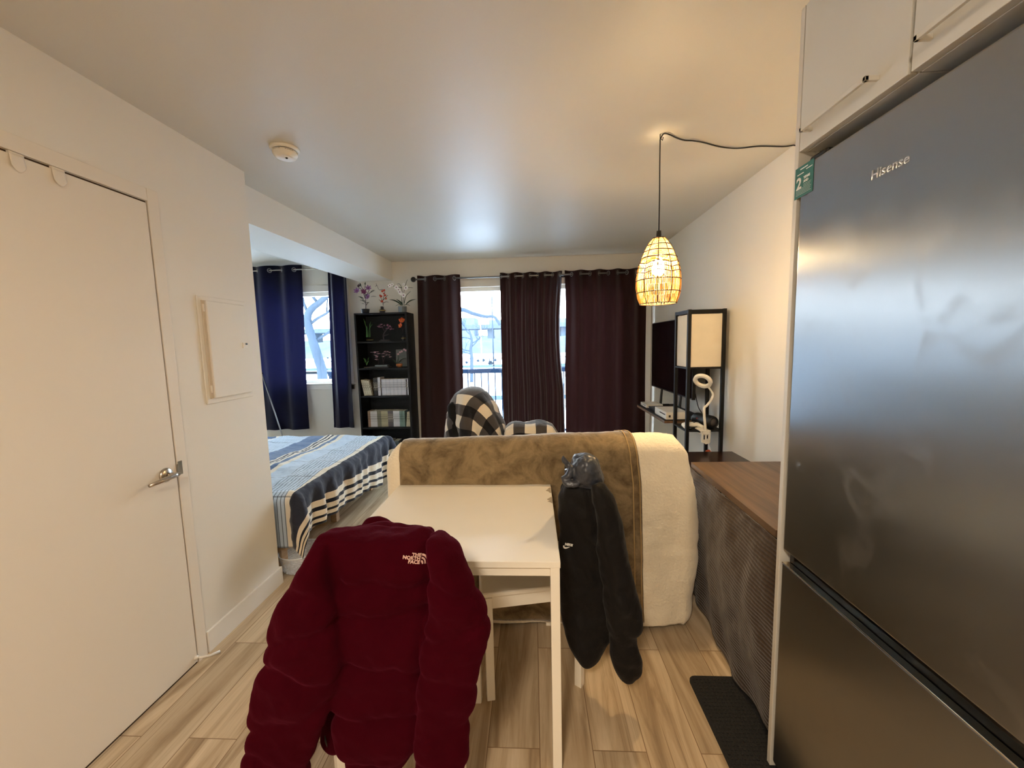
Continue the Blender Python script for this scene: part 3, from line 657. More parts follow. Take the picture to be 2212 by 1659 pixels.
# ------------------------------------------------------------------ jackets
def rows_to_rings(rows, yp, ry, seams, puff, dy=None, seg=30, n=60, flat=2.3, tilt=1.0):
    """rows: (image row, left, right) of the outline at depth yp -> closed tube of puffy cross-sections"""
    cs = []
    for r in rows:
        a = at(r[1], r[0], yp); b = at(r[2], r[0], yp); cs.append(((a.x+b.x)/2, (b.x-a.x)/2, (a.z+b.z)/2))
    P = smoothpath([(c[0], c[1], c[2]) for c in cs], n)
    zt, zb = P[0].z, P[-1].z
    rings = []
    for i, p in enumerate(P):
        t = i/n; e = 1.0
        cap = 1.0
        if i < 5: cap = math.sqrt(max(.02, 1-((5-i)/5.2)**2))
        if i > n-4: cap = math.sqrt(max(.02, 1-((i-(n-4))/4.3)**2))
        yy = yp+(dy(t) if dy else 0); ry_ = (ry(t) if callable(ry) else ry)*e*cap; rx_ = max(.004, p.y)*(1-(1-e)*.5)*(.55+.45*cap if i < 5 or i > n-4 else 1)
        ring = []
        for k in range(seg):
            a = k*2*PI/seg; ca, sa = math.cos(a), math.sin(a)
            qx = p.x+rx_*math.copysign(abs(ca)**(2/flat), ca); qy = ry_*math.copysign(abs(sa)**(2/flat), sa); g_ = 1.0
            for j_, s_ in enumerate(seams):
                zc = s_+(qx-p.x)*(.35 if j_ % 2 else -.25)*tilt+.008*math.sin(qx*40+j_*2)
                g_ -= puff*math.exp(-(abs(p.z-zc)/.016)**1.5)
            ring.append((p.x+(qx-p.x)*(.5+.5*g_), yy+qy*g_, p.z))
        rings.append(ring)
    return rings
jk = thing('puffer_jacket', (-.43, 1.05, .8), 'burgundy corduroy puffer jacket hung over the nearest chair', 'jacket')
j = MB()
zrow = lambda px, py, y: at(px, py, y).z
bodyrows = [(1150, 712, 918), (1160, 690, 936), (1190, 686, 944), (1250, 690, 950), (1316, 694, 944), (1380, 702, 930), (1428, 708, 928), (1500, 716, 924), (1560, 722, 918), (1600, 730, 905), (1622, 752, 880)]
bs = [zrow(800, y_, 1.0) for y_ in (1250, 1318, 1430, 1535)]
j.ring_loft(rows_to_rings(bodyrows, 1.010, lambda t: .046+.008*math.sin(PI*t), bs, .26, seg=44, n=90, flat=3.2, tilt=.25))
ls = [zrow(650, y_, .97) for y_ in (1268, 1352, 1440, 1540, 1630)]
L_rows = [(1166, 676, 706), (1190, 664, 712), (1218, 648, 716), (1258, 624, 722), (1309, 600, 731), (1360, 583, 738), (1423, 564, 743), (1470, 555, 738), (1528, 544, 714), (1578, 537, 694), (1659, 524, 669), (1725, 516, 655)]
j.ring_loft(rows_to_rings(L_rows, .960, lambda t: .036+.024*math.sin(PI*min(1, t*1.2+.1)), ls, .24, n=90, dy=lambda t: .03*(1-min(1, t*6))))
R_rows = [(1170, 924, 948), (1178, 928, 962), (1191, 931, 984), (1222, 932, 1006), (1255, 928, 1027), (1316, 924, 1052), (1356, 916, 1056), (1423, 908, 1041), (1500, 903, 1030), (1572, 897, 1019), (1659, 896, 1003), (1730, 894, 995)]
rs = [zrow(980, y_, .97) for y_ in (1255, 1350, 1452, 1560, 1650)]
j.ring_loft(rows_to_rings(R_rows, .960, lambda t: .036+.024*math.sin(PI*min(1, t*1.2+.1)), rs, .24, n=90, dy=lambda t: .03*(1-min(1, t*6))))
# shoulders rolling over the backrest and the front panels behind it
j.ring_loft(rows_to_rings([(1152, 716, 914), (1158, 696, 934), (1185, 694, 934), (1215, 700, 930)], 1.04, .075, [], 0, n=30, seg=40, flat=3))
j.ring_loft(rows_to_rings([(1148, 735, 900), (1160, 715, 912), (1250, 715, 912), (1400, 722, 905), (1450, 735, 895)], 1.118, .034, [], 0, n=40, flat=3))
j.tube(smoothpath([at(786, 1156, 1.17), at(797, 1142, 1.20), at(812, 1134, 1.22), at(838, 1142, 1.20), at(870, 1156, 1.16)], 20), [.016+.012*math.sin(PI*i/20) for i in range(21)], 12)
# hem bunched below, dangling front edge, left flap
j.ring_loft(rows_to_rings([(1500, 780, 905), (1550, 792, 905), (1590, 800, 900), (1620, 812, 893), (1642, 826, 872), (1653, 840, 860)], 1.02, .045, [zrow(850, 1560, 1.02)], .25, n=40))
j.ring_loft(rows_to_rings([(1450, 735, 800), (1540, 742, 800), (1600, 748, 820), (1659, 752, 816), (1725, 756, 806)], 1.0, .028, [zrow(780, 1560, 1.0)], .2, n=50))
j.ring_loft(rows_to_rings([(1420, 702, 770), (1500, 697, 770), (1570, 699, 765), (1596, 706, 755), (1612, 722, 745)], 1.07, .04, [], 0, n=40))
jo = j.build('shell', M['burgundy'], jk)
bake(jo, [('REMESH', dict(mode='VOXEL', voxel_size=.0058)), ('SMOOTH', dict(factor=.6, iterations=5))])
rumple(jo, .012, 6, 5, 3)
rumple(jo, .0030, 22, 8, 2)
def bvh_of(o):
    L = world_loc(o); me = o.data
    return BVHTree.FromPolygons([v.co+L for v in me.vertices], [p.vertices[:] for p in me.polygons])
def project(o, tree, d, off=.0012, back=.3):
    L = world_loc(o); d = Vector(d).normalized(); me = o.data
    for v in me.vertices:
        p = v.co+L; h = tree.ray_cast(p-d*back, d)
        if h[0] is not None: v.co = h[0]-d*(off+v.co.z*0)-L
def decal(name, me_list, org, ux, uy, tree, d, m, parent, off):
    bm = bmesh.new()
    for me, M4 in me_list:
        b2 = bmesh.new(); b2.from_mesh(me); b2.transform(M4); t = bpy.data.meshes.new('t'); b2.to_mesh(t); b2.free(); bm.from_mesh(t)
    bmesh.ops.triangulate(bm, faces=bm.faces[:])
    bmesh.ops.subdivide_edges(bm, edges=[e for e in bm.edges if e.calc_length() > .004], cuts=2)
    ux, uy, org = Vector(ux), Vector(uy), Vector(org); L = world_loc(parent); d = Vector(d).normalized()
    for v in bm.verts:
        p = org+ux*v.co.x+uy*v.co.y; h = tree.ray_cast(p-d*.3, d)
        v.co = ((h[0] if h[0] is not None else p)-d*off)-L
    r = bmesh.ops.extrude_face_region(bm, geom=bm.faces[:])
    for v in [g for g in r['geom'] if isinstance(g, bmesh.types.BMVert)]: v.co -= d*.0008
    bmesh.ops.recalc_face_normals(bm, faces=bm.faces[:])
    me = bpy.data.meshes.new(name); bm.to_mesh(me); bm.free(); me.materials.append(m)
    o = bpy.data.objects.new(name, me); C.objects.link(o); o.parent = parent
    return o
def flat_poly(polys):
    bm = bmesh.new()
    for p in polys: bm.faces.new([bm.verts.new((x, y, 0)) for x, y in p])
    me = bpy.data.meshes.new('t'); bm.to_mesh(me); bm.free(); return me
tree = bvh_of(jo)
s_ = .0120; I4 = Matrix.Identity(4)
items = []
for i, (wd, xr) in enumerate((('THE', .001), ('NORTH', .0), ('FACE', .0))):
    items.append((text_mesh(wd, s_*1.06, align='RIGHT', bold=.0006), Matrix.Translation((xr, .0085-i*.0100, 0))))
arcs = []
for r0, r1 in ((.0140, .0172), (.0088, .0116), (.0028, .0062)):
    arcs.append([(.0022+r1*math.sin(a*PI/2/8), -.0118+r1*math.cos(a*PI/2/8)*1.65) for a in range(9)]+[(.0022+r0*math.sin(a*PI/2/8), -.0118+r0*math.cos(a*PI/2/8)*1.65) for a in range(8, -1, -1)])
items.append((flat_poly(arcs), I4))
lo = at(907, 1211, .96); a_ = R_(-11)
decal('embroidered_logo', items, lo, (math.cos(a_), 0, math.sin(a_)), (-math.sin(a_), 0, math.cos(a_)), tree, (0, 1, 0), M['logo_thread'], jk, .0006)
zp = MB().tube([at(702, 1590, 1.03), at(704, 1600, 1.03), at(708, 1613, 1.03)], [.0015, .0035, .0028], 8); zp.build('zip_pull', M['black'], jk, True)

jb = thing('hooded_jacket', (.2, 1.5, .8), 'black nylon jacket with slate hood hung over the right-hand chair', 'jacket')
j = MB()
jy = 1.455
B_rows = [(1038, 1232, 1294), (1060, 1216, 1312), (1100, 1211, 1326), (1150, 1207, 1336), (1220, 1206, 1346), (1290, 1206, 1350), (1340, 1209, 1344), (1380, 1224, 1322), (1408, 1240, 1298), (1424, 1254, 1276)]
j.ring_loft(rows_to_rings(B_rows, jy+.03, .050, [], 0, seg=40, n=70, flat=2.4))
S_rows = [(1042, 1268, 1304), (1075, 1276, 1322), (1120, 1288, 1338), (1180, 1296, 1352), (1250, 1300, 1367), (1300, 1306, 1379), (1335, 1312, 1388), (1354, 1314, 1386), (1366, 1318, 1372), (1400, 1321, 1378), (1440, 1328, 1383), (1462, 1338, 1381), (1473, 1350, 1370)]
j.ring_loft(rows_to_rings(S_rows, jy-.045, lambda t: .030+.022*math.sin(PI*min(1, t+.1)), [], 0, n=80))
# far half of the jacket lying over the chair back
def slab(x, y0, y1, z0, z1, r):
    rings = []
    for i in range(16):
        y = y0+(y1-y0)*i/15; e = math.sqrt(max(.05, 1-(2*i/15-1)**8))
        rings.append([(x+r*e*math.cos(a), y, (z0+z1)/2+(z1-z0)/2*e*math.copysign(abs(math.sin(a))**.5, math.sin(a))) for a in [k*2*PI/24 for k in range(24)]])
    j.ring_loft(rings)
slab(.262, 1.46, 1.835, .36, .83, .028); slab(.132, 1.46, 1.70, .47, .83, .024); slab(.205, 1.46, 1.835, .805, .875, .07)
jo2 = j.build('shell', M['blackcloth'], jb)
bake(jo2, [('REMESH', dict(mode='VOXEL', voxel_size=.006)), ('SMOOTH', dict(factor=.6, iterations=4))])
def fold(p): return 1.0
rumple(jo2, .012, 7, 2, 3); 
me = jo2.data; L = world_loc(jo2); ns = [v.normal.copy() for v in me.vertices]
for v, nn in zip(me.vertices, ns):       # long hanging folds
    p = v.co+L; v.co += nn*(.011*noise.noise(Vector((p.x*24+p.z*5, p.y*18, p.z*3.5)))+.006*noise.noise(Vector((p.x*14, p.y*14, p.z*16+p.x*20))))
tree2 = bvh_of(jo2)
hd = MB()
hd.ring_loft(rows_to_rings([(982, 1252, 1276), (990, 1240, 1288), (1005, 1234, 1295), (1022, 1231, 1300), (1038, 1232, 1301), (1052, 1238, 1298)], jy+.03, lambda t: .045+.03*math.sin(PI*t), [], 0, n=40, seg=30))
hd.tube(smoothpath([at(1217, 983, jy), at(1218, 994, jy+.005), at(1227, 1004, jy+.01), at(1234, 1014, jy), at(1228, 1026, jy-.01), at(1217, 1036, jy-.01)], 30), [.002+.014*math.sin(PI*min(1, i/30*.55+.02)) for i in range(31)], 10)
hd.tube(smoothpath([at(1216, 1030, jy-.01), at(1222, 1042, jy-.02), at(1240, 1046, jy-.03), at(1256, 1040, jy-.02)], 20), [.009+.006*math.sin(PI*i/20) for i in range(21)], 10)
hd.tube(smoothpath([at(1222, 1012, jy+.02), at(1226, 1026, jy+.02), at(1236, 1036, jy+.01), at(1240, 1044, jy)], 16), .011, 10)
ho = hd.build('hood', M['hood'], jb)
bake(ho, [('REMESH', dict(mode='VOXEL', voxel_size=.0035)), ('SMOOTH', dict(factor=.5, iterations=3))]); rumple(ho, .006, 24, 4, 3)
u = .0017
sw = [(-8.5, -3.2), (-9.2, -6), (-7.8, -8.8), (-4.5, -9.4), (0, -8.2), (5.2, -5.6), (6.2, -4.4), (0, -6), (-4, -6.2), (-6, -5), (-5.6, -3.4)]
blk = [(-5.6, -3.0), (-3.2, 2.6), (-2.6, 4.2), (7.0, 3.6), (7.6, 2.2), (6.4, -4.0), (4.6, -2.8), (-2, -2.4)]
items = [(flat_poly([[(x*u, y*u) for x, y in sw]]), I4), (text_mesh('NIKE', .0125, bold=.0010, shear=.25), Matrix.Translation((-.0085, -.0035, 0)))]
lo = at(1226, 1182, jy-.02)
decal('printed_logo', items, lo, (math.cos(R_(4)), 0, math.sin(R_(4))), (0, 0, 1), tree2, (0, 1, 0), M['lightink'], jb, .0008)

# ------------------------------------------------------------------ sofa, its cover and throw
sf = thing('loveseat', (0, 2.25, 0), 'loveseat seen from behind under a cream cover', 'sofa')
MB().box(-.70, .70, 1.95, 2.70, .12, .40, .03, 3).build('base', M['cream'], sf, True)
MB().box(-.66, .66, 1.93, 2.10, .40, .88, .05, 4).build('backrest', M['cream'], sf, True)
for sx in (-1, 1): MB().box(sx*.63-.07, sx*.63+.07, 2.10, 2.70, .40, .60, .05, 4).build('armrest', M['cream'], sf, True)
MB().box(-.555, 0, 2.12, 2.72, .40, .52, .04, 3).build('seat_cushion', M['cream'], sf, True)
MB().box(0, .555, 2.12, 2.72, .40, .52, .04, 3).build('seat_cushion', M['cream'], sf, True)
for x in (-.62, .62):
    for y in (2.0, 2.64): MB().cyl((x, y, 0), (x, y, .12), .018, .024).build('leg', M['blackwood'], sf, True)
cv = thing('sofa_cover', (0, 1.9, .5), 'cream fleece cover draped over the back of the loveseat', 'cover')
ztab = [(-.76, .915), (-.66, .932), (-.45, .936), (-.12, .944), (.15, .953), (.40, .958), (.60, .960), (.69, .950), (.76, .925)]
CX0, CX1 = -.745, .745
def cover(u, v):
    # u: along the plan path (left return, back, right return); v: 0 hem .. 1 over the top and down the front
    rr = .07; back = CX1-CX0-2*rr; ret = .42; arc = rr*PI/2; tot = back+2*arc+2*ret; s = u*tot
    if s < ret: px_, py_, nx, ny = CX0, 1.868+rr+(ret-s), -1, 0
    elif s < ret+arc: a = (s-ret)/rr; px_, py_, nx, ny = CX0+rr-rr*math.cos(a), 1.868+rr-rr*math.sin(a), -math.cos(a), -math.sin(a)
    elif s < ret+arc+back: px_, py_, nx, ny = CX0+rr+(s-ret-arc), 1.868, 0, -1
    elif s < ret+2*arc+back: a = (s-ret-arc-back)/rr; px_, py_, nx, ny = CX1-rr+rr*math.sin(a), 1.868+rr-rr*math.cos(a), math.sin(a), -math.cos(a)
    else: px_, py_, nx, ny = CX1, 1.868+rr+(s-ret-2*arc-back), 1, 0
    zt = lerp_tab(ztab, px_); r = .075
    if abs(ny) < .99: zt -= .03*(1-abs(ny))
    if abs(ny) < .5:
        f_ = min(1, max(0, (py_-1.96)/.13)); zt = zt*(1-f_)+.66*f_
    if v < .80:
        z = .022+(zt-r-.022)*(v/.80); off = 0
        k = 1-v/.80
        off = -.028*math.sin(PI*min(1, k*1.15))*max(0, nx)*1.5 - (.030*k if nx > .3 else .012*k)
        off += .010*k*math.sin(s*17+z*2.2)*(1.0 if abs(nx) > .3 or px_ > .52 else .35)
        return Vector((px_-nx*off, py_-ny*off, z))
    if v < .90:
        a = (v-.80)/.10*PI/2; return Vector((px_-nx*r*(1-math.cos(a)), py_-ny*r*(1-math.cos(a)), zt-r+r*math.sin(a)))
    k = (v-.90)/.10
    tgt = Vector((max(CX0+.1, min(CX1-.1, px_)), 2.06 if ny < -.3 or py_ < 2.06 else py_, zt))
    p = Vector((px_-nx*r, py_-ny*r, zt)); q_ = p.lerp(Vector((px_-nx*.14, py_-ny*.17, zt-.02)), k)
    return q_
cvm = MB(); cvm.grid(cover, 170, 90)
co = cvm.build('cover_cloth', M['cream'], cv, True)
rumple(co, .010, 5.5, 1, 3, mask=lambda p: .4+(.9 if p.x > .5 else 0)*min(1, max(0, (.9-p.z)*2)))
rumple(co, .0025, 26, 6, 2)
tree3 = bvh_of(co)
bake(co, [('SOLIDIFY', dict(thickness=.008, offset=1))])
th = thing('throw_blanket', (-.1, 1.9, .5), 'taupe velvet throw over the middle of the cream-covered sofa back', 'blanket')
def thr(u, v):
    x = -.665+1.16*u+.025*(1-v)*u*1.2+(.0 if v < .6 else -(v-.6)*.10*u)
    zb = lerp_tab([(-.7, .05), (.15, .035), (.56, .045)], x)
    zt = lerp_tab(ztab, x)
    if v < .72:
        z = zb+(zt-.07-zb)*v/.72
        h = tree3.ray_cast(Vector((x, 1.2, z)), Vector((0, 1, 0)))
        y = h[0].y if h[0] is not None else 1.86
        return Vector((x, y-.011-.003*math.sin(x*9+z*5), z))
    k = (v-.72)/.28; a = min(1, k/.5)*PI/2
    if k < .5:
        o_ = Vector((x, 1.868+.075, zt-.075)); d_ = Vector((0, -math.cos(a), math.sin(a)))
        h = tree3.ray_cast(o_+d_*.3, -d_); p = h[0] if h[0] is not None else o_+d_*.075
        return p+d_*.011
    y = 1.943+(k-.5)*2*.09
    h = tree3.ray_cast(Vector((x, y, 1.4)), Vector((0, 0, -1))); z = h[0].z if h[0] is not None else zt
    return Vector((x, y, z+.011))
t_ = MB(); t_.grid(thr, 110, 80); to = t_.build('blanket_cloth', M['taupe'], th, True); rumple(to, .0018, 12, 3, 2); bake(to, [('SOLIDIFY', dict(thickness=.006, offset=1))])
hm = MB()
for uu in (.965, .992): hm.tube([thr(uu, v/60)+Vector((0, -.010 if v < 46 else 0, .009 if v > 41 else 0)) for v in range(61)], .0030, 6)
hm.build('stitched_hem', mat('tan_binding', (176, 146, 98), .7), th, True)

# ------------------------------------------------------------------ curtains
def curtain(name, label, x0, x1, z0, z1, nf, amp, m, group=None, y=4.465, extra=0, ph=0.0, grom=True, lean=None, cat='curtain', rod_z=None, seed=1):
    k = thing(name, ((x0+x1)/2, y, z1), label, cat, group)
    def f(u, v):
        z = z1+(z0-z1)*v
        le, re = lean(v) if lean else (0, 0)
        x = x0+le+(x1+re-x0-le)*u
        a = amp*(1-.45*v)
        yy = y+a*math.sin(2*PI*nf*u+ph)
        if extra: yy += .016*min(1, v*5)*math.sin(2*PI*extra*u+1.3*math.sin(3*u)+v*.6)
        yy += .012*v*noise.noise(Vector((x*6+seed, z*1.2, seed)))
        zz = z+(.010*math.sin(2*PI*nf*u*1.0+ph+.6)*(1 if v < .02 else max(0, 1-v*14)))+(.012*noise.noise(Vector((x*7, seed, 0))) if v > .97 else 0)
        return Vector((x+.006*math.sin(z*3+u*20)*v, yy, zz))
    q = MB(); q.grid(f, int(max(60, (nf+extra)*26)), 60)
    cl_ = q.build('curtain_cloth', m, k, True)
    hb = MB(); hb.grid(lambda u, v: f(u, 1-.02*v)+Vector((0, -.0035, 0)), int(max(60, (nf+extra)*26)), 2); hb.build('hem', m, k, True)
    if grom:
        zr = rod_z
        for j in range(int(2*nf)+1):
            uu = (j*PI-ph)/(2*PI*nf)
            if .01 < uu < .99:
                p = f(uu, (z1-zr)/(z1-z0)); s = math.cos(2*PI*nf*uu+ph)
                tx_ = Vector(((x1-x0)/(2*PI*nf), amp*s, 0)).normalized()
                g = MB().torus((p.x, p.y, zr), .021, .0042, (tx_, Vector((0, 0, 1))), 18, 6)
                g.build('eyelet', M['steel'], k, True)
    return k
BR = 2.168
curtain('brown_curtain', 'brown curtain panel beside the bookcase, left of the bright glass', -1.285, -.802, .10, 2.205, 2.2, .042, M['brown_curtain'], 'brown eyelet curtains', ph=.4, rod_z=BR, lean=lambda v: (-.05*v, .02*v*(1-v)*2-.02*v), seed=1)
curtain('brown_curtain', 'pleated brown curtain panel in the middle, right of the bright glass', -.345, .345, .10, 2.205, 4.2, .040, M['brown_curtain'], 'brown eyelet curtains', ph=-.3, extra=15, rod_z=BR, lean=lambda v: (-.01*v, -.035*math.sin(PI*min(1, v*1.6))+.012*v), seed=4)
curtain('brown_curtain', 'wide brown curtain panel at the right end of the rod', .372, 1.255, .10, 2.21, 4.4, .042, M['brown_curtain'], 'brown eyelet curtains', ph=.9, rod_z=BR, lean=lambda v: (.012*math.sin(PI*min(1, v*2))-.012*v, .0), seed=9)
cr_ = thing('curtain_rod', (0, 4.465, BR), 'grey metal rod carrying the brown curtains', 'curtain rod')
MB().cyl((-1.30, 4.465, BR), (1.262, 4.465, BR), .0095, seg=14).build('rod', M['steel'], cr_, True)
MB().ball((-1.325, 4.465, BR), .030, 16).build('finial', M['blackmetal'], cr_, True)
MB().ball((1.285, 4.465, BR), .026, 16).build('finial', M['blackmetal'], cr_, True)
for x in (-1.292, .36, 1.258): MB().cyl((x, 4.47, BR), (x, YB, BR), .006, seg=10).cyl((x, YB-.006, BR), (x, YB, BR), .022, seg=18).build('bracket', M['blackmetal'], cr_, True)
BL = 2.322
curtain('navy_curtain', 'wide navy curtain panel partly behind the left wall', -3.27, -2.632, .47, 2.372, 2.2, .045, M['blue_curtain'], 'navy eyelet curtains in the bed alcove', ph=.2, rod_z=BL, lean=lambda v: (0, -.05*v), seed=12)
curtain('navy_curtain', 'narrow navy curtain panel between the small window and the bookcase', -2.325, -2.075, .485, 2.372, 1.6, .045, M['blue_curtain'], 'navy eyelet curtains in the bed alcove', ph=1.0, rod_z=BL, lean=lambda v: (-.05*v, -.03*v), seed=15)
cr2 = thing('curtain_rod', (-2.8, 4.465, BL), 'thin pale rod carrying the navy curtains in the alcove', 'curtain rod')
MB().cyl((-3.7, 4.465, BL), (-2.02, 4.465, BL), .008, seg=12).build('rod', M['chrome'], cr2, True)
for x in (-3.65, -2.05): MB().cyl((x, 4.47, BL), (x, YB, BL), .006, seg=10).build('bracket', M['chrome'], cr2, True)
ps = thing('leaning_pole', (-2.9, 4.3, .1), 'thin grey pole leaning against the navy curtain behind the bed', 'pole')
_a = at(566, 808, 4.36); _b = at(609, 938, 4.20); MB().tube([_a, _b, _a+(_b-_a)*(_a.z/(_a.z-_b.z))], .0075, 8).build('shaft', M['steel'], ps, True)
MB().ball(at(566, 806, 4.36), .012, 8).build('tip', M['blackmetal'], ps, True)

# ------------------------------------------------------------------ bookcase
bx0, bx1, by0, by1 = -1.962, -1.372, 4.300, 4.568
bc = thing('bookcase', ((bx0+bx1)/2, 4.43, 0), 'tall black bookcase between the navy and brown curtains', 'bookcase')
MB().box(bx0, bx0+.020, by0, by1, 0, 1.797, .0015).build('side_panel', M['blackwood'], bc)
MB().box(bx1-.020, bx1, by0, by1, 0, 1.797, .0015).build('side_panel', M['blackwood'], bc)
MB().box(bx0+.0205, bx1-.0205, by0+.002, by1-.004, 1.777, 1.797, .001).build('top_board', M['blackwood'], bc)
MB().box(bx0+.004, bx1-.004, by1-.004, by1+.002, .02, 1.795).build('back_board', M['blackwood'], bc)
SH = [1.485, 1.188, .874, .512, .178, .075]
for z in SH: MB().box(bx0+.0205, bx1-.0205, by0+.004, by1-.005, z-.018, z, .001).build('shelf', M['blackwood'], bc)
MB().box(bx0+.0205, bx1-.0205, by0+.02, by0+.034, 0, .056).build('plinth', M['blackwood'], bc)
def mk_book(): 
    m_ = MB().box(0, 1, 0, 1, 0, 1); return m_
cover_mats = {}
def cmat(rgb):
    if rgb not in cover_mats:
        m, n, l, b_ = nt('book_cover_%d_%d_%d' % rgb)
        t = n.new('ShaderNodeTexCoord'); s = n.new('ShaderNodeSeparateXYZ'); l.new(t.outputs['Object'], s.inputs[0])
        no = n.new('ShaderNodeTexNoise'); no.inputs['Scale'].default_value = 90; l.new(t.outputs['Object'], no.inputs['Vector'])
        zz = mth(n, l, 'ABSOLUTE', mth(n, l, 'SUBTRACT', s.outputs[2], .105))
        inb = mth(n, l, 'MULTIPLY', mth(n, l, 'LESS_THAN', zz, .045), mth(n, l, 'GREATER_THAN', no.outputs['Fac'], .52))
        c_ = lin(rgb); dk = tuple(v*.28 for v in c_[:3])+(1,) if sum(rgb) > 300 else lin((170, 160, 140))
        l.new(mixc(n, l, mth(n, l, 'MULTIPLY', inb, .75), c_, dk), b_.inputs['Base Color']); b_.inputs['Roughness'].default_value = .5
        cover_mats[rgb] = m
    return cover_mats[rgb]
M['pages'] = mat('paper_edges', (214, 206, 186), .85, var=.1, scale=200)
def book(x, zs, th_, hh, dp, rgb, label, group, tilt=0.0, yf=4.335, pages_out=False):
    q = MB(); q.box(-th_/2, th_/2, 0, dp, 0, hh, .0012)
    k = q.build('book', cmat(rgb) if not pages_out else M['pages'])
    if not pages_out:
        pg = MB().box(-th_/2+.0016, th_/2-.0016, .002, dp+.0006, .002, hh+.0006); p_ = pg.build('pages', M['pages']); p_.parent = k
    k.location = (x+ (th_/2*abs(math.cos(tilt))), yf, zs+.0012+(th_/2*abs(math.sin(tilt)))); k.rotation_euler = (0, tilt, 0)
    tag(k, label, 'book', group); return k
rb = random.Random(11)
X = lambda px, z=.95: at(px, 835, 4.335).x
# third shelf
z = SH[2]; x = X(788)-.012
for i in range(4): book(x, z, .021, .182-.004*i, .115, (196, 188, 162), 'cream leaning paperback, one of the slanted books on the third shelf', 'slanted cream paperbacks on the third shelf', tilt=-.17); x += .0222
book(x, z, .017, .178, .115, (96, 82, 56), 'brown mottled paperback leaning at the right end of the slanted books', None, tilt=-.17)
x = X(806)+.004
for i in range(3): book(x, z, .017, .196-.006*i, .13, (26, 24, 26), 'black paperback in the gap between slanted and upright books', 'black paperbacks on the third shelf'); x += .0178
for i in range(2): book(x+.002, z, .0135, .205, .13, (206, 204, 212), 'tall white paperback left of the long white row, third shelf', 'two tall white paperbacks on the third shelf', yf=4.325); x += .0143
book(x+.003, z, .008, .18, .13, (20, 20, 22), 'thin black volume left of the long white row, third shelf', None); x += .0115
nrow = 21; xe = bx1-.028; w_ = (xe-x)/nrow
for i in range(nrow-2): book(x, z, w_-.0006, .184+.001*rb.uniform(-1, 1), .115, (206, 206, 214) if i % 3 else (192, 194, 204), 'white-spined paperback in the long even row on the third shelf', 'white-spined paperback row on the third shelf'); x += w_
book(x, z, w_-.0006, .178, .115, (58, 54, 62), 'dark grey paperback near the right end of the third shelf', None); x += w_
book(x, z, w_-.0006, .186, .115, (214, 212, 216), 'white paperback at the far right end of the third shelf', None)
# fourth shelf
z = SH[3]; x = at(794, 905, 4.335).x
seq = [((150, 120, 96), 2, 'tan'), ((206, 200, 196), 5, 'white-and-black'), ((120, 116, 94), 3, 'olive'), ((176, 166, 130), 5, 'straw-coloured'), ((92, 84, 84), 4, 'grey-brown banded'), ((208, 208, 212), 5, 'bright white'), ((110, 136, 128), 4, 'pale green patterned')]
tot = sum(n for _, n, _ in seq); xe = bx1-.028-.058; w_ = (xe-x)/tot
for rgb, n_, nm in seq:
    for i in range(n_):
        book(x, z, w_-.0006, .182+.001*rb.uniform(-1.5, 1.5), .12, rgb, '%s paperback in the %s run on the fourth shelf' % (nm, nm), '%s paperbacks on the fourth shelf' % nm, yf=4.345 if nm != 'pale green patterned' else 4.33); x += w_
x += .012
for i in range(3): book(x, z, .016, .17, .12, (190, 184, 158), 'cream paperback slanting at the right end of the fourth shelf', 'slanting cream paperbacks at the right end of the fourth shelf', tilt=.10, yf=4.325); x += .0168
# fifth shelf (only its top shows)
z = SH[4]; x = at(822, 965, 4.335).x
for i in range(10): book(x, z, .0135, .175, .12, (172, 168, 158), 'pale grey paperback on the lowest visible bookcase shelf', 'pale grey paperbacks on the lowest visible shelf'); x += .0142
x += .012
for i in range(4): book(x, z, .014, .168, .12, (96, 108, 112), 'slate paperback at the right of the lowest visible shelf', 'slate paperbacks on the lowest visible shelf'); x += .0148

# ------------------------------------------------------------------ brick-built style plants: stems, leaves and blooms as separate parts
def P2(px, py, y=4.43, dy=0): return at(px, py, y+dy)
def leaf_shape(q, a, b, wd, up=Vector((0, 0, 1)), curl=.15):
    a, b = Vector(a), Vector(b); d = b-a; s = d.cross(up)
    s = s.normalized() if s.length > 1e-5 else Vector((1, 0, 0)); nn = s.cross(d).normalized()
    def f(u, v):
        w_ = wd*math.sin(PI*min(.98, .06+u*.94))**.8; return a+d*u+s*(v-.5)*w_+nn*(curl*d.length*math.sin(PI*u)-abs(v-.5)*w_*.5)
    q.grid(f, 8, 4); q.grid(lambda u, v: f(u, v)-nn*.0012, 8, 4)
def bloom(parent, c, r, n, m, center_m, face=(0, -1, .3), name='bloom', cup=.3, wide=.9):
    c = Vector(c); f_ = Vector(face).normalized(); a_ = f_.cross(Vector((0, 0, 1))).normalized(); b_ = a_.cross(f_); q = MB()
    for i in range(n):
        t = i*2*PI/n+.3; d = a_*math.cos(t)+b_*math.sin(t)+f_*cup
        leaf_shape(q, c, c+d*r, r*wide, f_, .1)
    o = q.build(name, m, parent, True)
    MB().ball(c+f_*r*.18, r*.24, 8).build('flower_centre', center_m, o, True)
    return o
def stems(parent, lines, r, m, yb=4.43, name='stem'):
    q = MB(); rs_ = random.Random(len(lines))
    for ln in lines: q.tube(smoothpath([P2(a, b, yb, rs_.uniform(-.015, .015)*(i > 0)) for i, (a, b) in enumerate(ln)], 4*len(ln)), [r*(1-.5*i/(4*len(ln))) for i in range(4*len(ln)+1)], 6)
    return q.build(name, m, parent, True)
def leaves(parent, ls, m, yb=4.43, name='leaf'):
    for i, (a, b, wd) in enumerate(ls):
        q = MB(); leaf_shape(q, P2(*a, yb), P2(*b, yb, (-.03 if i % 2 else .02)), wd, Vector((0, -.4, 1))); q.build(name, m, parent, True)
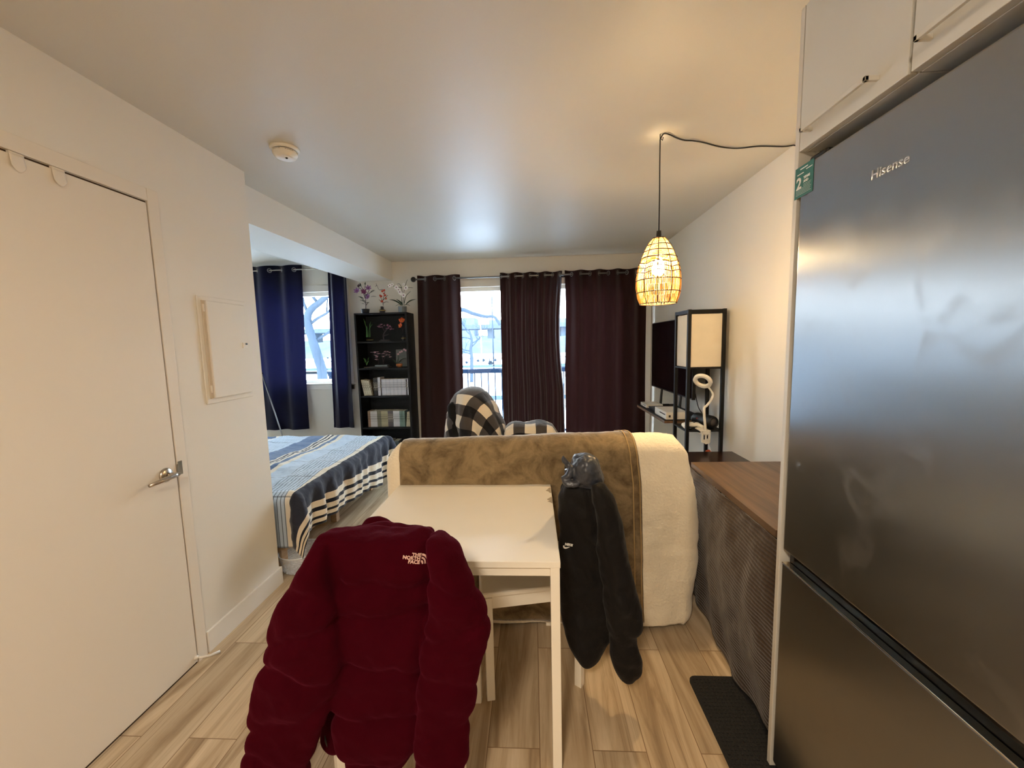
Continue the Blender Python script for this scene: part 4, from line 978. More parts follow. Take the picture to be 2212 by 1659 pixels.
def plant(name, px, y, z, label, cat='plant', group=None): p = at(px, 700, y); return thing(name, (p.x, y, z), label, cat, group)
TOPZ = 1.797
def z0c(px, y=4.43): return at(px, 700, y).x
# purple magnolia
k = plant('magnolia_model', 791, 4.43, TOPZ, 'purple-flowered magnolia in a dark pot on top of the bookcase, left', 'potted plant')
x = z0c(791); MB().lathe([(0, 0), (.036, 0), (.040, .02), (.046, .05), (.048, .055), (.042, .055), (.040, .044), (0, .044)], (x, 4.43, TOPZ), 20).build('pot', M['bluepot'], k, True)
stems(k, [[(790, 668), (790, 650), (789, 634), (788, 622), (790, 612)], [(789, 645), (783, 628), (776, 622), (774, 620)], [(789, 640), (796, 630), (798, 624)], [(789, 634), (782, 622), (779, 616)], [(789, 640), (800, 632), (808, 628)], [(790, 655), (783, 648)], [(790, 660), (796, 653)], [(789, 651), (778, 642)]], .0042, M['twig'])
for (a, b_, r, mm) in ((772, 629, .030, 'purple'), (786, 631, .028, 'magenta'), (796, 623, .028, 'purple'), (796, 642, .030, 'purple'), (776, 618, .018, 'twig')): bloom(k, P2(a, b_, 4.40), r*1.25, 6, M[mm], M['magenta'], (rb.uniform(-.4, .4), -1, .4), cup=.6, wide=.55)
leaves(k, [((786, 645), (773, 641), .018), ((787, 652), (777, 648), .014), ((790, 655), (798, 653), .014), ((788, 615), (790, 609), .012), ((780, 619), (777, 611), .014), ((800, 632), (810, 627), .014), ((801, 641), (813, 641), .010), ((788, 657), (781, 656), .012)], M['leaf'])
# red plum blossom in vase
k = plant('plum_blossom_model', 827, 4.43, TOPZ, 'red plum blossom branch in a round vase on top of the bookcase, centre', 'plant in vase')
x = z0c(827.5); MB().lathe([(0, 0), (.034, 0), (.034, .012), (.026, .018), (.036, .030), (.034, .042), (.018, .050), (.017, .078), (.014, .078), (.014, .05), (0, .04)], (x, 4.43, TOPZ), 20).build('vase', M['darkvase'], k, True)
MB().torus((x, 4.43, TOPZ+.034), .0345, .004, 'z', 20, 6).build('gilt_band', M['yellow'], k, True)
stems(k, [[(828, 660), (827, 650), (829, 640), (831, 630), (826, 625), (819, 626), (814, 616), (812, 612)], [(827, 652), (822, 642), (820, 640)], [(828, 648), (835, 640), (838, 638)], [(827, 655), (834, 652), (839, 653)], [(825, 652), (818, 647)], [(814, 616), (811, 619)]], .0032, M['twig'])
for (a, b_, r) in ((826, 629, .014), (830, 627, .013), (823, 640, .016), (832, 638, .014), (834, 645, .014), (825, 651, .016), (821, 638, .010), (829, 634, .009)): bloom(k, P2(a, b_, 4.405), r, 5, M['red'], M['yellow'], (rb.uniform(-.5, .5), -1, .3), wide=.9)
# white orchid
k = plant('orchid_model', 871, 4.43, TOPZ, 'white orchid in a grey ribbed pot on top of the bookcase, right', 'potted plant')
x = z0c(871)
MB().lathe([(0, 0), (.043, 0), (.047, .068), (.049, .072), (.043, .072), (.041, .06), (0, .06)], (x, 4.43, TOPZ), 14).build('pot', M['greypot'], k)
stems(k, [[(870, 660), (868, 645), (869, 632), (866, 618), (862, 613), (858, 614)], [(873, 660), (872, 645), (872, 632), (876, 622)], [(873, 655), (877, 640), (884, 632), (887, 629)], [(873, 628), (877, 612), (880, 604)], [(868, 622), (860, 620), (850, 618), (842, 618), (836, 620)], [(876, 621), (884, 621), (892, 622)]], .0036, M['leaf'])
for (a, b_, r) in ((842, 617, .018), (847, 615, .016), (856, 621, .020), (861, 626, .018), (864, 631, .020), (872, 638, .021), (877, 622, .022), (872, 614, .012), (866, 634, .016)): bloom(k, P2(a, b_, 4.38), r*1.3, 5, M['whitepetal'], M['magenta'], (rb.uniform(-.3, .3), -1, .2), wide=1.05, cup=.15)
leaves(k, [((868, 659), (841, 647), .030), ((869, 658), (856, 646), .032), ((875, 659), (898, 646), .034), ((872, 660), (886, 660), .010), ((869, 660), (854, 661), .010), ((870, 658), (864, 650), .026)], M['leaf'])
# first shelf: bamboo, pink bonsai, orange flower
z = SH[0]
k = plant('bamboo_model', 797, 4.40, z, 'green bamboo stalks in a shallow yellow-rimmed dish on the top shelf', 'plant')
x = z0c(797, 4.40)
MB().lathe([(0, 0), (.024, 0), (.038, .012), (.040, .018), (.034, .018), (0, .014)], (x, 4.40, z), 20).build('dish', M['darkvase'], k, True); MB().torus((x, 4.40, z+.018), .037, .003, 'z', 20, 6).build('gilt_rim', M['yellow'], k, True)
for a, b_, c_ in ((792, 728, 706), (795, 728, 712), (799, 728, 708)): stems(k, [[(a, b_), (a, (b_+c_)/2), (a-.5, c_)]], .0055, M['bamboo'], 4.40, 'stalk')
leaves(k, [((791, 708), (785, 688), .006), ((792, 708), (790, 693), .006), ((799, 710), (801, 695), .007), ((794, 712), (789, 702), .006), ((799, 710), (805, 700), .006)], M['bamboo'], 4.40)
k = plant('bonsai_model', 830, 4.40, z, 'pink blossom bonsai on a dark tray on the top shelf', 'bonsai')
x = z0c(830, 4.40); MB().box(x-.052, x+.052, 4.35, 4.45, z, z+.008, .002).box(x-.040, x+.040, 4.36, 4.44, z+.008, z+.02, .004).build('tray', M['darkvase'], k)
stems(k, [[(829, 733), (828, 724), (831, 716), (826, 708)], [(829, 722), (836, 712), (842, 708)], [(828, 726), (840, 722)]], .007, M['twig'], 4.40, 'trunk')
def clump(parent, pts, m, name, y=4.40, r=.010, n=5):
    rs_ = random.Random(int(pts[0][0]))
    for (a, b_, w_) in pts:
        q = MB()
        for i in range(n):
            c = P2(a+rs_.uniform(-w_, w_), b_+rs_.uniform(-1.4, 1.4), y, rs_.uniform(-.03, .03)); t = rs_.uniform(0, PI)
            for j_ in range(4): leaf_shape(q, c, c+Vector((math.cos(t+j_*PI/2), math.sin(t+j_*PI/2), .25))*r, r*.8)
        q.build(name, m, parent, True)
clump(k, [(821, 706, 5), (819, 704, 4), (832, 703, 5), (838, 702, 4), (841, 706, 5), (836, 709, 5), (846, 711, 4), (825, 701, 3)], M['pink'], 'blossom_cluster')
k = plant('poppy_model', 870, 4.40, z, 'two orange flowers in a small round vase on the top shelf', 'flowers in vase')
x = z0c(870, 4.40); MB().lathe([(0, 0), (.018, 0), (.016, .01), (.024, .024), (.022, .034), (.010, .042), (.010, .056), (.008, .056), (0, .04)], (x, 4.40, z), 18).build('vase', M['darkvase'], k, True); MB().torus((x, 4.40, z+.030), .0235, .003, 'z', 18, 6).build('gilt_band', M['yellow'], k, True)
stems(k, [[(870, 720), (871, 708), (869, 694)], [(870, 716), (868, 708), (865, 704)], [(870, 712), (874, 708)]], .0025, M['twig'], 4.40)
bloom(k, P2(868, 692, 4.38), .034, 5, M['orange'], M['yellow'], (.2, -1, .6), wide=1.1); bloom(k, P2(865, 703, 4.37), .028, 5, M['orange'], M['yellow'], (-.5, -1, .3), wide=1.1)
# second shelf
z = SH[1]
k = plant('garden_tray_model', 812, 4.40, z, 'miniature garden tray with green sprigs and pale pink trees on the second shelf', 'miniature garden')
x0_, x1_ = z0c(784, 4.40), z0c(838, 4.40)
MB().box(x0_, x1_, 4.35, 4.45, z, z+.014, .003).build('tray', M['darkvase'], k)
MB().box(x0_+.12, x1_-.02, 4.37, 4.44, z+.014, z+.030, .004).build('rock', M['greypot'], k)
stems(k, [[(792, 789), (791, 780), (788, 774)], [(792, 789), (795, 781), (796, 775)]], .003, M['bamboo'], 4.40, 'sprig')
leaves(k, [((790, 782), (785, 773), .010), ((794, 781), (798, 772), .010), ((792, 786), (797, 780), .010), ((791, 786), (786, 781), .008)], M['bamboo'], 4.40)
stems(k, [[(817, 790), (817, 778), (811, 770), (806, 766)], [(817, 780), (819, 772), (816, 766)], [(828, 790), (829, 778), (833, 768), (840, 764)], [(828, 782), (826, 772), (826, 766)]], .004, M['twig'], 4.40, 'trunk')
clump(k, [(806, 762, 5), (812, 761, 5), (818, 764, 4), (812, 768, 4), (816, 771, 4), (814, 777, 3), (828, 764, 3), (834, 760, 4), (840, 761, 3), (838, 766, 4), (830, 770, 4), (843, 771, 3)], M['palepink'], 'blossom_cluster', r=.012)
k = plant('picture_card', 864, 4.53, z, 'grey landscape card standing at the back of the second shelf', 'card')
x0_, x1_ = z0c(851, 4.53), z0c(879, 4.53)
MB().box(x0_, x1_, 4.525, 4.531, z+.001, z+.20, .001, rot=Matrix.Rotation(R_(-6), 3, 'X'), piv=(0, 4.53, z)).build('card', mat('mottled_grey_print', (120, 122, 116), .6, var=.4, scale=12), k)
k = plant('small_orchid_model', 858, 4.40, z, 'pink orchid in an orange bowl in front of the grey card', 'potted plant')
x = z0c(858, 4.39); MB().lathe([(0, 0), (.020, 0), (.034, .018), (.036, .032), (.031, .042), (.028, .042), (0, .036)], (x, 4.39, z), 20).build('bowl', M['copper'], k, True)
stems(k, [[(858, 785), (860, 774), (861, 765), (866, 760), (874, 754)], [(859, 782), (862, 772), (860, 764)]], .003, M['leaf'], 4.39)
leaves(k, [((857, 786), (848, 776), .018), ((860, 786), (877, 773), .018), ((860, 784), (868, 779), .014)], M['leaf'], 4.39)
for a, b_ in ((860, 765), (864, 761), (868, 759), (873, 755), (877, 757)): bloom(k, P2(a, b_, 4.37), .012, 5, M['palepink'], M['magenta'], (.1, -1, .2))

# ------------------------------------------------------------------ bed
bd = thing('bed', (-2.5, 3.05, 0), 'double bed in the alcove under a striped comforter', 'bed')
MB().box(-3.50, -1.60, 2.30, 3.80, .26, .50, .05, 4).build('mattress', M['cream'], bd, True)
bf = MB().box(-3.52, -1.57, 2.28, 2.305, .16, .27, .003).box(-3.52, -1.57, 3.795, 3.82, .16, .27, .003).box(-1.595, -1.57, 2.305, 3.795, .16, .27, .003).box(-3.52, -3.495, 2.305, 3.795, .16, .27, .003)
bf.build('frame', M['bedwood'], bd)
MB().box(-3.495, -1.595, 2.305, 3.795, .235, .258).build('slat_base', M['bedwood'], bd)
for x in (-3.46, -1.66):
    for y in (2.35, 3.74): MB().box(x-.03, x+.03, y-.03, y+.03, 0, .16, .003).build('leg', M['bedwood'], bd)
MB().box(-1.68, -1.63, 3.02, 3.07, 0, .16, .003).build('leg', M['bedwood'], bd)
cm = thing('comforter', (-2.4, 3.0, .56), 'navy, cream and blue striped comforter spread over the bed', 'comforter')
FX, FN, FF, ZT = -1.50, 2.30, 3.78, .545
hemtab = [(2.0, .15), (2.15, .18), (2.3, .23), (2.55, .21), (2.93, .19), (3.25, .15), (3.5, .10), (3.7, .14), (3.9, .22)]
def cf(u, v):
    # u across the bed (near side .. far side), v from the hem at the foot towards the head
    Wy = (FF-FN)+.70; r = -.38+u*Wy                     # metres from the near fold
    Lx = 2.35; s = Lx*v                                  # metres from hem
    yy_ = FN+max(0, min(r, FF-FN)); drop = ZT-lerp_tab(hemtab, yy_); a_ = .38
    dx = max(0, (a_-s)/a_)*drop                           # hanging length over the foot
    sx = -(max(0, s-a_))                                  # inwards on the top
    dn = max(0, -r); df = max(0, r-(FF-FN))
    dside = dn if dn > 0 else df
    R0 = .06
    def hang(d): return (R0*math.sin(min(1, d/(R0*1.57))*PI/2), R0*(1-math.cos(min(1, d/(R0*1.57))*PI/2))+max(0, d-R0*1.57))
    d = math.hypot(dx, dside); o_, dz = hang(d)
    ph_ = math.atan2(dside, dx) if d > 1e-6 else 0
    if dx > 0 and dside > 0: o_ += .075*math.sin(2*ph_)*min(1, d/.2); dz *= 1-.14*math.sin(2*ph_)
    fl = .014*min(1, dx*6)*math.sin(yy_*21+2*math.sin(yy_*5))+.010*min(1, dx*6)*math.sin(yy_*43+1)
    x = FX+sx+(o_*math.cos(ph_) if dx > 0 else 0)+fl*(1 if dx > .03 else 0)
    y = FN+max(0, min(r, FF-FN))+(-(o_*math.sin(ph_) if dx > 0 else o_) if dn > 0 else (o_*math.sin(ph_) if dx > 0 else o_) if df > 0 else 0)
    if x < -1.555: y = max(y, 2.218)
    z = ZT-dz
    if dx == 0 and dside == 0: z += .012*math.sin(y*6)*math.sin(x*4)+.010*noise.noise(Vector((x*3, y*3, 0)))-.05*max(0, .25-r)*2
    return Vector((x, y, max(.05, z)))
q = MB(); q.grid(cf, 150, 190, lambda u, v: (u*2.1, v*2.35))
o = q.build('comforter_cloth', M['stripes'], cm, True)
rumple(o, .010, 7, 4, 3, mask=lambda p: 1 if p.y > 2.26 or p.x > -1.5 else .15); rumple(o, .0035, 24, 9, 2, mask=lambda p: 1 if p.y > 2.26 or p.x > -1.5 else .2)
bake(o, [('SOLIDIFY', dict(thickness=.012, offset=-1))])
pl = thing('plastic_tub', (-1.56, 2.36, 0), 'clear round plastic tub on the floor below the near bed corner', 'tub')
MB().lathe([(0, .004), (.105, .004), (.118, .02), (.128, .115), (.133, .122), (.131, .124), (.124, .117), (.114, .022), (.10, .008), (0, .008)], (-1.53, 2.37, 0), 36).build('tub_wall', M['film'], pl, True)
MB().torus((-1.53, 2.37, .122), .131, .003, 'z', 36, 6).build('rim', mat('frosted_rim', (226, 230, 234), .3), pl, True)
pl2 = thing('plastic_cup', (-1.47, 2.52, 0), 'small clear plastic cup on the floor beyond the round tub', 'cup')
MB().lathe([(0, .003), (.045, .003), (.055, .09), (.057, .092), (.053, .088), (.043, .006), (0, .006)], (-1.46, 2.56, 0), 28).build('cup_wall', M['film'], pl2, True)

# ------------------------------------------------------------------ armchair under a plaid blanket
ac = thing('armchair', (-.3, 3.25, 0), 'armchair facing the television, hidden under a plaid blanket', 'armchair')
MB().box(-.62, .10, 2.98, 3.55, .14, .44, .03, 3).build('seat', M['blackcloth'], ac, True)
MB().box(-.66, -.50, 3.0, 3.53, .44, .98, .05, 4, rot=Matrix.Rotation(R_(-6), 3, 'Y')).build('backrest', M['blackcloth'], ac, True)
for y in (3.0, 3.53): MB().box(-.44, .12, y-.045, y+.045, .44, .68, .03, 3).build('armrest', M['blackcloth'], ac, True)
for x in (-.56, .04):
    for y in (3.03, 3.5): MB().cyl((x, y, 0), (x, y, .14), .018, .024).build('leg', M['blackwood'], ac, True)
pb_ = thing('plaid_blanket', (-.45, 3.2, .9), 'black, grey and cream buffalo plaid blanket over the armchair', 'blanket')
top_z = at(1018, 838, 3.2).z
sil = [(0, 1018, 1020), (.04, 1000, 1040), (.12, 985, 1052), (.28, 972, 1068), (.45, 964, 1080), (.62, 960, 1092), (.8, 957, 1102), (1.0, 952, 1112)]
def bl(u, v):
    a = 2*PI*u; z = top_z-.60*v**1.15
    xl = at(lerp_tab([(r_[0], r_[1]) for r_ in sil], v), 900, 3.2).x; xr = at(lerp_tab([(r_[0], r_[2]) for r_ in sil], v), 900, 3.2).x
    cx_ = (xl+xr)/2; rx_ = (xr-xl)/2; ry_ = .02+.27*min(1, v/.22)**.5
    f_ = 1+(.10*math.sin(a*7+.8)+.07*math.sin(a*11+2))*min(1, v*1.4)
    x = cx_+rx_*math.cos(a)*(f_ if abs(math.cos(a)) < .9 else 1); y = 3.24+ry_*math.sin(a)*f_
    return Vector((x, y, z))
def bluv(u, v):
    a = 2*PI*u; L_ = .62*v+.05*min(1, v*4); ang = R_(22); x, y = L_*math.cos(a)*.9, L_*math.sin(a)
    return (x*math.cos(ang)-y*math.sin(ang)+.6, x*math.sin(ang)+y*math.cos(ang)+.55)
q = MB(); q.grid(bl, 120, 60, bluv)
o = q.build('blanket_over_back', M['plaid'], pb_, True); rumple(o, .018, 6, 3, 3, mask=lambda p: min(1, (top_z-p.z)*5)); bake(o, [('SOLIDIFY', dict(thickness=.007, offset=1))])
def arm(u, v):
    x = at(1092+118*u, 912, 3.05).x; dome = math.sin(PI*min(1, u*1.02))**.35 if 0 < u < 1 else 0
    zt = at(1150, 912+3*u, 3.05).z-.06*(1-dome)-(.10*max(0, u-.85)/.15)
    s = (v-.5)*.62; w_ = .11
    if abs(s) < w_: y, dz = 3.08+s, .02*(s/w_)**2
    else: y = 3.08+math.copysign(w_+.03*(1-math.exp(-(abs(s)-w_)*12)), s); dz = .02+(abs(s)-w_)
    return Vector((x, y+.010*math.sin(x*22)*(abs(s) > w_), zt-dz+.006*math.sin(x*30+s*8)))
q = MB(); q.grid(arm, 60, 50, lambda u, v: (u*.48+.02, v*.62+.03)); o = q.build('blanket_over_arm', M['plaid'], pb_, True); rumple(o, .008, 9, 6, 3); bake(o, [('SOLIDIFY', dict(thickness=.007, offset=1))])
q = MB(); q.grid(lambda u, v: Vector((-.46+.62*u, 3.18+.36*v, .475+.02*math.sin(u*9)*math.sin(v*6)+.10*max(0, .3-u))), 40, 30, lambda u, v: (u*.62, v*.36)); o = q.build('blanket_over_seat', M['plaid'], pb_, True); bake(o, [('SOLIDIFY', dict(thickness=.01, offset=1))])
fd = thing('folded_plaid', (0, 2.8, .5), 'slate-grey edge of plaid fabric lying just behind the sofa back', 'blanket')
q = MB(); q.grid(lambda u, v: Vector((-.42+.62*u, 2.30+.32*v, .705+.06*u*0+.016*math.sin(u*11+1)*(1-v)+.025*math.sin(PI*v)+.03*math.sin(u*4+.5))), 50, 14, lambda u, v: (u*.6+.05, v*.3)); o = q.build('cloth', M['plaid'], fd, True); bake(o, [('SOLIDIFY', dict(thickness=.012, offset=1))])
for ob in list(fd.children): ob.location.z = 0

# ------------------------------------------------------------------ floor lamp with shelves and what stands on it
lx0, lx1, ly0, ly1 = 1.058, 1.312, 2.755, 3.009
lp = thing('shelf_floor_lamp', (1.185, 2.88, 0), 'black square-framed floor lamp with shelves and an unlit linen shade', 'floor lamp')
for x in (lx0, lx1-.022):
    for y in (ly0, ly1-.022): MB().box(x, x+.022, y, y+.022, 0, 1.624, .001).build('post', M['blackwood'], lp)
def ringf(z0_, z1_):
    return MB().box(lx0+.0222, lx1-.0222, ly0+.001, ly0+.020, z0_, z1_).box(lx0+.0222, lx1-.0222, ly1-.020, ly1-.001, z0_, z1_).box(lx0+.001, lx0+.020, ly0+.0222, ly1-.0222, z0_, z1_).box(lx1-.020, lx1-.001, ly0+.0222, ly1-.0222, z0_, z1_)
ringf(1.598, 1.622).build('top_frame', M['blackwood'], lp)
for z in (1.228, .79, .38, .05): MB().box(lx0+.0225, lx1-.0225, ly0+.001, ly1-.001, z-.010, z).box(lx0+.001, lx0+.0222, ly0+.0225, ly1-.0225, z-.010, z).box(lx1-.0222, lx1-.001, ly0+.0225, ly1-.0225, z-.010, z).build('shelf', M['blackwood'], lp)
s_ = MB(); a0, a1, b0, b1 = lx0+.024, lx1-.024, ly0+.012, ly1-.012
for (xa, xb, ya, yb) in ((a0, a1, b0, b0+.002), (a0, a1, b1-.002, b1), (lx0+.012, lx0+.014, ly0+.024, ly1-.024), (lx1-.014, lx1-.012, ly0+.024, ly1-.024)): s_.box(xa, xb, ya, yb, 1.232, 1.592)
s_.build('lamp_shade', M['shade_paper'], lp)
MB().ball((1.185, 2.88, 1.36), .03, 10).cyl((1.185, 2.88, 1.228), (1.185, 2.88, 1.34), .014).build('unlit_bulb', M['plastic'], lp, True)
zs = .79
sp = thing('bluetooth_speaker', (1.24, 2.9, zs), 'black cylindrical speaker lying on the lamp shelf', 'speaker')
a = at(1508, 884, 2.95); r_s = .047
c0 = Vector((1.205, 2.960, zs+r_s)); c1 = Vector((1.262, 2.792, zs+r_s)); d_ = (c1-c0).normalized()
MB().tube([c0, c0+d_*.006, c0+d_*.02, c1-d_*.02, c1-d_*.006, c1], [.036, .043, r_s-.001, r_s-.001, .044, .038], 30).build('body', M['black'], sp, True)
ux_ = d_.cross(Vector((0, 0, 1))).normalized()
MB().tube([c1-d_*.001, c1+d_*.002], [.026, .025], 24).build('end_radiator', mat('grey_radiator', (74, 66, 62), .5), sp, True)
MB().torus(c1+d_*.0005, .035, .005, (ux_, Vector((0, 0, 1))), 28, 8).build('end_ring', M['blackmetal'], sp, True)
MB().ball(c0+d_*.05+Vector((-.034, -.026, .012)), .006, 8).build('badge', M['red'], sp, True)
gc = thing('game_controller', (1.13, 2.84, zs), 'white game controller on the lamp shelf beside the speaker', 'game controller')
g = MB(); cx_, cy_ = 1.125, 2.83
g.ball((cx_, cy_, zs+.026), .03, 18, (1.5, 1.0, .62)); g.ball((cx_-.042, cy_+.01, zs+.022), .024, 14, (1, 1.3, .8)); g.ball((cx_+.042, cy_+.01, zs+.022), .024, 14, (1, 1.3, .8))
g.tube([(cx_-.042, cy_+.01, zs+.022), (cx_-.058, cy_-.05, zs+.017)], [.021, .013], 14); g.tube([(cx_+.042, cy_+.01, zs+.022), (cx_+.058, cy_-.05, zs+.017)], [.021, .013], 14)
o = g.build('shell', M['plastic'], gc); bake(o, [('REMESH', dict(mode='VOXEL', voxel_size=.0025)), ('SMOOTH', dict(factor=.6, iterations=5))])
for p in o.data.polygons: p.use_smooth = True
for dx_, dy_ in ((-.028, .012), (.014, -.004)): MB().cyl((cx_+dx_, cy_+dy_, zs+.036), (cx_+dx_, cy_+dy_, zs+.050), .005, .007, 12).build('thumb_stick', M['black'], gc, True)
rc = thing('remote_control', (1.08, 2.80, zs), 'small dark blue-black remote on the left edge of the lamp shelf', 'remote control')
MB().box(1.070, 1.096, 2.765, 2.865, zs+.0005, zs+.022, .008, 3, rot=Matrix.Rotation(R_(14), 3, 'Z')).build('case', M['glassdark'], rc, True)
MB().box(1.078, 1.088, 2.78, 2.85, zs+.0215, zs+.0235, .001, rot=Matrix.Rotation(R_(14), 3, 'Z')).build('button_strip', mat('navy_buttons', (36, 50, 92), .3), rc)
# clip ring light
rl = thing('clip_ring_lamp', (1.20, 2.75, zs), 'white clip-on ring light with a curved gooseneck, clamped to the lamp shelf', 'clip lamp')
cc = at(1519, 919, 2.735)
MB().box(cc.x-.030, cc.x+.036, 2.715, 2.80, zs+.003, zs+.012, .003).box(cc.x-.022, cc.x+.036, 2.712, 2.80, zs-.024, zs-.015, .003).build('jaw', M['plastic'], rl)
q = MB(); q.box(cc.x-.022, cc.x-.014, 2.70, 2.722, zs-.072, zs+.010, .002).box(cc.x+.028, cc.x+.036, 2.70, 2.722, zs-.072, zs+.010, .002).box(cc.x+.006, cc.x+.011, 2.70, 2.718, zs-.066, zs-.014, .001).box(cc.x-.024, cc.x+.038, 2.70, 2.724, zs-.014, zs+.012, .003)
q.poly([(cc.x-.022, 2.70, zs-.056), (cc.x+.036, 2.70, zs-.056), (cc.x+.030, 2.70, zs-.078), (cc.x+.006, 2.70, zs-.084), (cc.x-.014, 2.70, zs-.072)], (0, .022, 0)); q.build('clamp_body', M['plastic'], rl)
ring_c = at(1518, 823, 2.70)
neck = [Vector((cc.x+.006, 2.712, zs+.010)), at(1521, 885, 2.712), at(1527, 876, 2.712), at(1536, 864, 2.71), at(1540, 853, 2.71), at(1536, 844, 2.705), at(1530, 836, 2.70)]
MB().tube(smoothpath(neck, 40), [.0085-.0025*i/40 for i in range(41)], 12).build('gooseneck', M['plastic'], rl, True)
nn_ = Vector((-.53, -.58, -.62)).normalized(); ua = nn_.cross(Vector((0, 0, 1))).normalized(); ub = ua.cross(nn_).normalized()
# the ring is an ellipse in the picture: long axis down to the right
rg = MB(); rings = []
for i in range(41):
    t = i*2*PI/40; d1 = ua*math.cos(t)+ub*math.sin(t)
    rings.append([ring_c+d1*(.048+a_*.0125)+nn_*b_*.008 for a_, b_ in ((-1, -1), (-1, 1), (-.6, 1.3), (.6, 1.3), (1, 1), (1, -1), (.5, -1.4), (-.5, -1.4))])
rg.ring_loft(rings, False); rg.build('ring_head', M['plastic'], rl, True)
cw = MB().tube(smoothpath([Vector((cc.x+.018, 2.712, zs-.08)), at(1528, 948, 2.74), at(1533, 966, 2.735), at(1536, 975, 2.72), Vector((1.245, 2.72, .60)), Vector((1.25, 2.73, .30))], 30), .0025, 6)
cw.build('usb_cord', M['plastic'], rl, True)
# things low behind the table
tr = thing('toy_garden', (1.16, 2.86, .38), 'small white and green figure set behind the dark table on the lamp shelf', 'ornament')
zl = .38
MB().box(1.10, 1.23, 2.80, 2.93, zl, zl+.20, .004).build('white_box', M['plastic'], tr)
q = MB()
for a_, b_ in ((1492, 964), (1496, 958), (1503, 953), (1504, 960), (1499, 968), (1508, 963)): 
    p = at(a_, b_, 2.84); leaf_shape(q, (p.x, p.y, zl+.2), Vector((p.x+.004, p.y, zl+.225)), .008)
q.build('green_sprig', M['leaf'], tr, True)
oc = thing('orange_cap', (1.27, 2.92, .38), 'orange object beside the cord behind the dark table', 'ornament')
MB().lathe([(0, 0), (.024, 0), (.026, .20), (.020, .235), (0, .245)], (1.262, 2.86, .38), 16).build('bottle', M['orange'], oc, True)

# ------------------------------------------------------------------ wall shelf, television, boxes
ws = thing('wall_shelf', (1.18, 3.5, .80), 'thin brown-edged wall shelf below the television', 'shelf')
MB().box(1.005, 1.349, 3.045, 3.84, .783, .803, .001).build('board', M['shelfwood'], ws)
MB().box(1.005, 1.349, 3.045, 3.84, .8035, .8075, .0005).build('top_sheet', M['blackwood'], ws)
for y in (3.2, 3.7): MB().box(1.18, 1.349, y-.012, y+.012, .765, .783, .001).build('bracket', M['blackmetal'], ws)
zz = .808
tv = thing('television', (1.23, 3.5, zz), 'large black flat television standing on the wall shelf', 'television')
ty0_, ty1_ = 2.99+.045, 4.06
MB().box(1.205, 1.232, ty0_, ty1_, .962, 1.592, .003).build('bezel', M['black'], tv)
MB().box(1.2035, 1.2052, ty0_+.008, ty1_-.008, .975, 1.585).build('screen', M['glassdark'], tv)
MB().box(1.232, 1.275, ty0_+.12, ty1_-.12, 1.0, 1.42, .01).build('rear_housing', M['black'], tv)
for y in (3.30, 3.78):
    MB().tube([(1.222, y, .97), (1.215, y, .90), (1.21, y, zz+.012)], [.010, .011, .012], 8).box(1.12, 1.29, y-.012, y+.012, zz, zz+.010, .003).build('stand_foot', M['blackmetal'], tv)
def flatbox(name, label, cat, x0, x1, y0, y1, h_, m, det=True, dm='ink'):
    k = thing(name, ((x0+x1)/2, (y0+y1)/2, zz), label, cat)
    MB().box(x0, x1, y0, y1, zz+.0005, zz+h_, .003).build('case', m, k)
    if det:
        MB().box(x0-.0008, x0+.001, y0+.02, y0+(y1-y0)*.55, zz+h_*.55, zz+h_*.70).build('slot', M[dm], k)
        MB().box(x0+.02, x0+.035, y0-.0008, y0+.001, zz+h_*.3, zz+h_*.6).build('port', M[dm], k)
    return k
flatbox('game_console', 'white game console box at the near end of the wall shelf', 'game console', 1.022, 1.19, 3.06, 3.34, .058, M['plastic'])
flatbox('set_top_box', 'flat black box on the wall shelf between the two white ones', 'set-top box', 1.035, 1.19, 3.375, 3.56, .028, M['black'], False)
flatbox('router', 'slim white box at the far end of the wall shelf', 'router', 1.03, 1.18, 3.62, 3.81, .030, M['plastic'])
tc_ = thing('power_cable', (1.3, 3.0, 1.0), 'thin black cable hanging from the television behind the lamp', 'cable')
MB().tube(smoothpath([Vector((1.25, 3.10, 1.02)), Vector((1.27, 3.07, .90)), Vector((1.29, 3.03, .84)), Vector((1.32, 3.035, .70)), Vector((1.335, 3.03, .3)), Vector((1.335, 3.03, .1))], 40), .004, 6).build('cable', M['black'], tc_, True)

# ------------------------------------------------------------------ outside
GZ = -1.1
o = MB().grid(lambda u, v: Vector((-90+180*u, 7.3+170*v**1.6, GZ+.25*noise.noise(Vector((u*9, v*7, 0)))+(.9*max(0, (v-.45))*(1+u)))), 60, 60).build('snowy_ground', M['snow'], None, True); tag(o, 'snow-covered ground outside the windows', 'ground', kind='structure')
o = MB().box(-5, 3, YB+T+.02, 6.15, -.14, -.01).build('balcony_slab', M['concrete']); tag(o, 'balcony slab outside the patio door', 'balcony', kind='structure')
rl_ = thing('balcony_railing', (-.6, 6.0, 0), 'blue-grey balcony railing with thin upright bars outside the patio door', 'railing')
MB().box(-3.2, 2.6, 5.97, 6.03, .985, 1.050, .006).build('top_rail', M['rail'], rl_)
MB().box(-3.2, 2.6, 5.98, 6.02, .07, .10).build('bottom_rail', M['rail'], rl_)
for i in range(44): MB().box(-2.9+i*.105, -2.9+i*.105+.016, 5.992, 6.008, .10, .985).build('baluster', M['rail'], rl_)
for x in (-3.19, 2.56): MB().box(x, x+.04, 5.98, 6.02, -.01, .985).build('post', M['rail'], rl_)
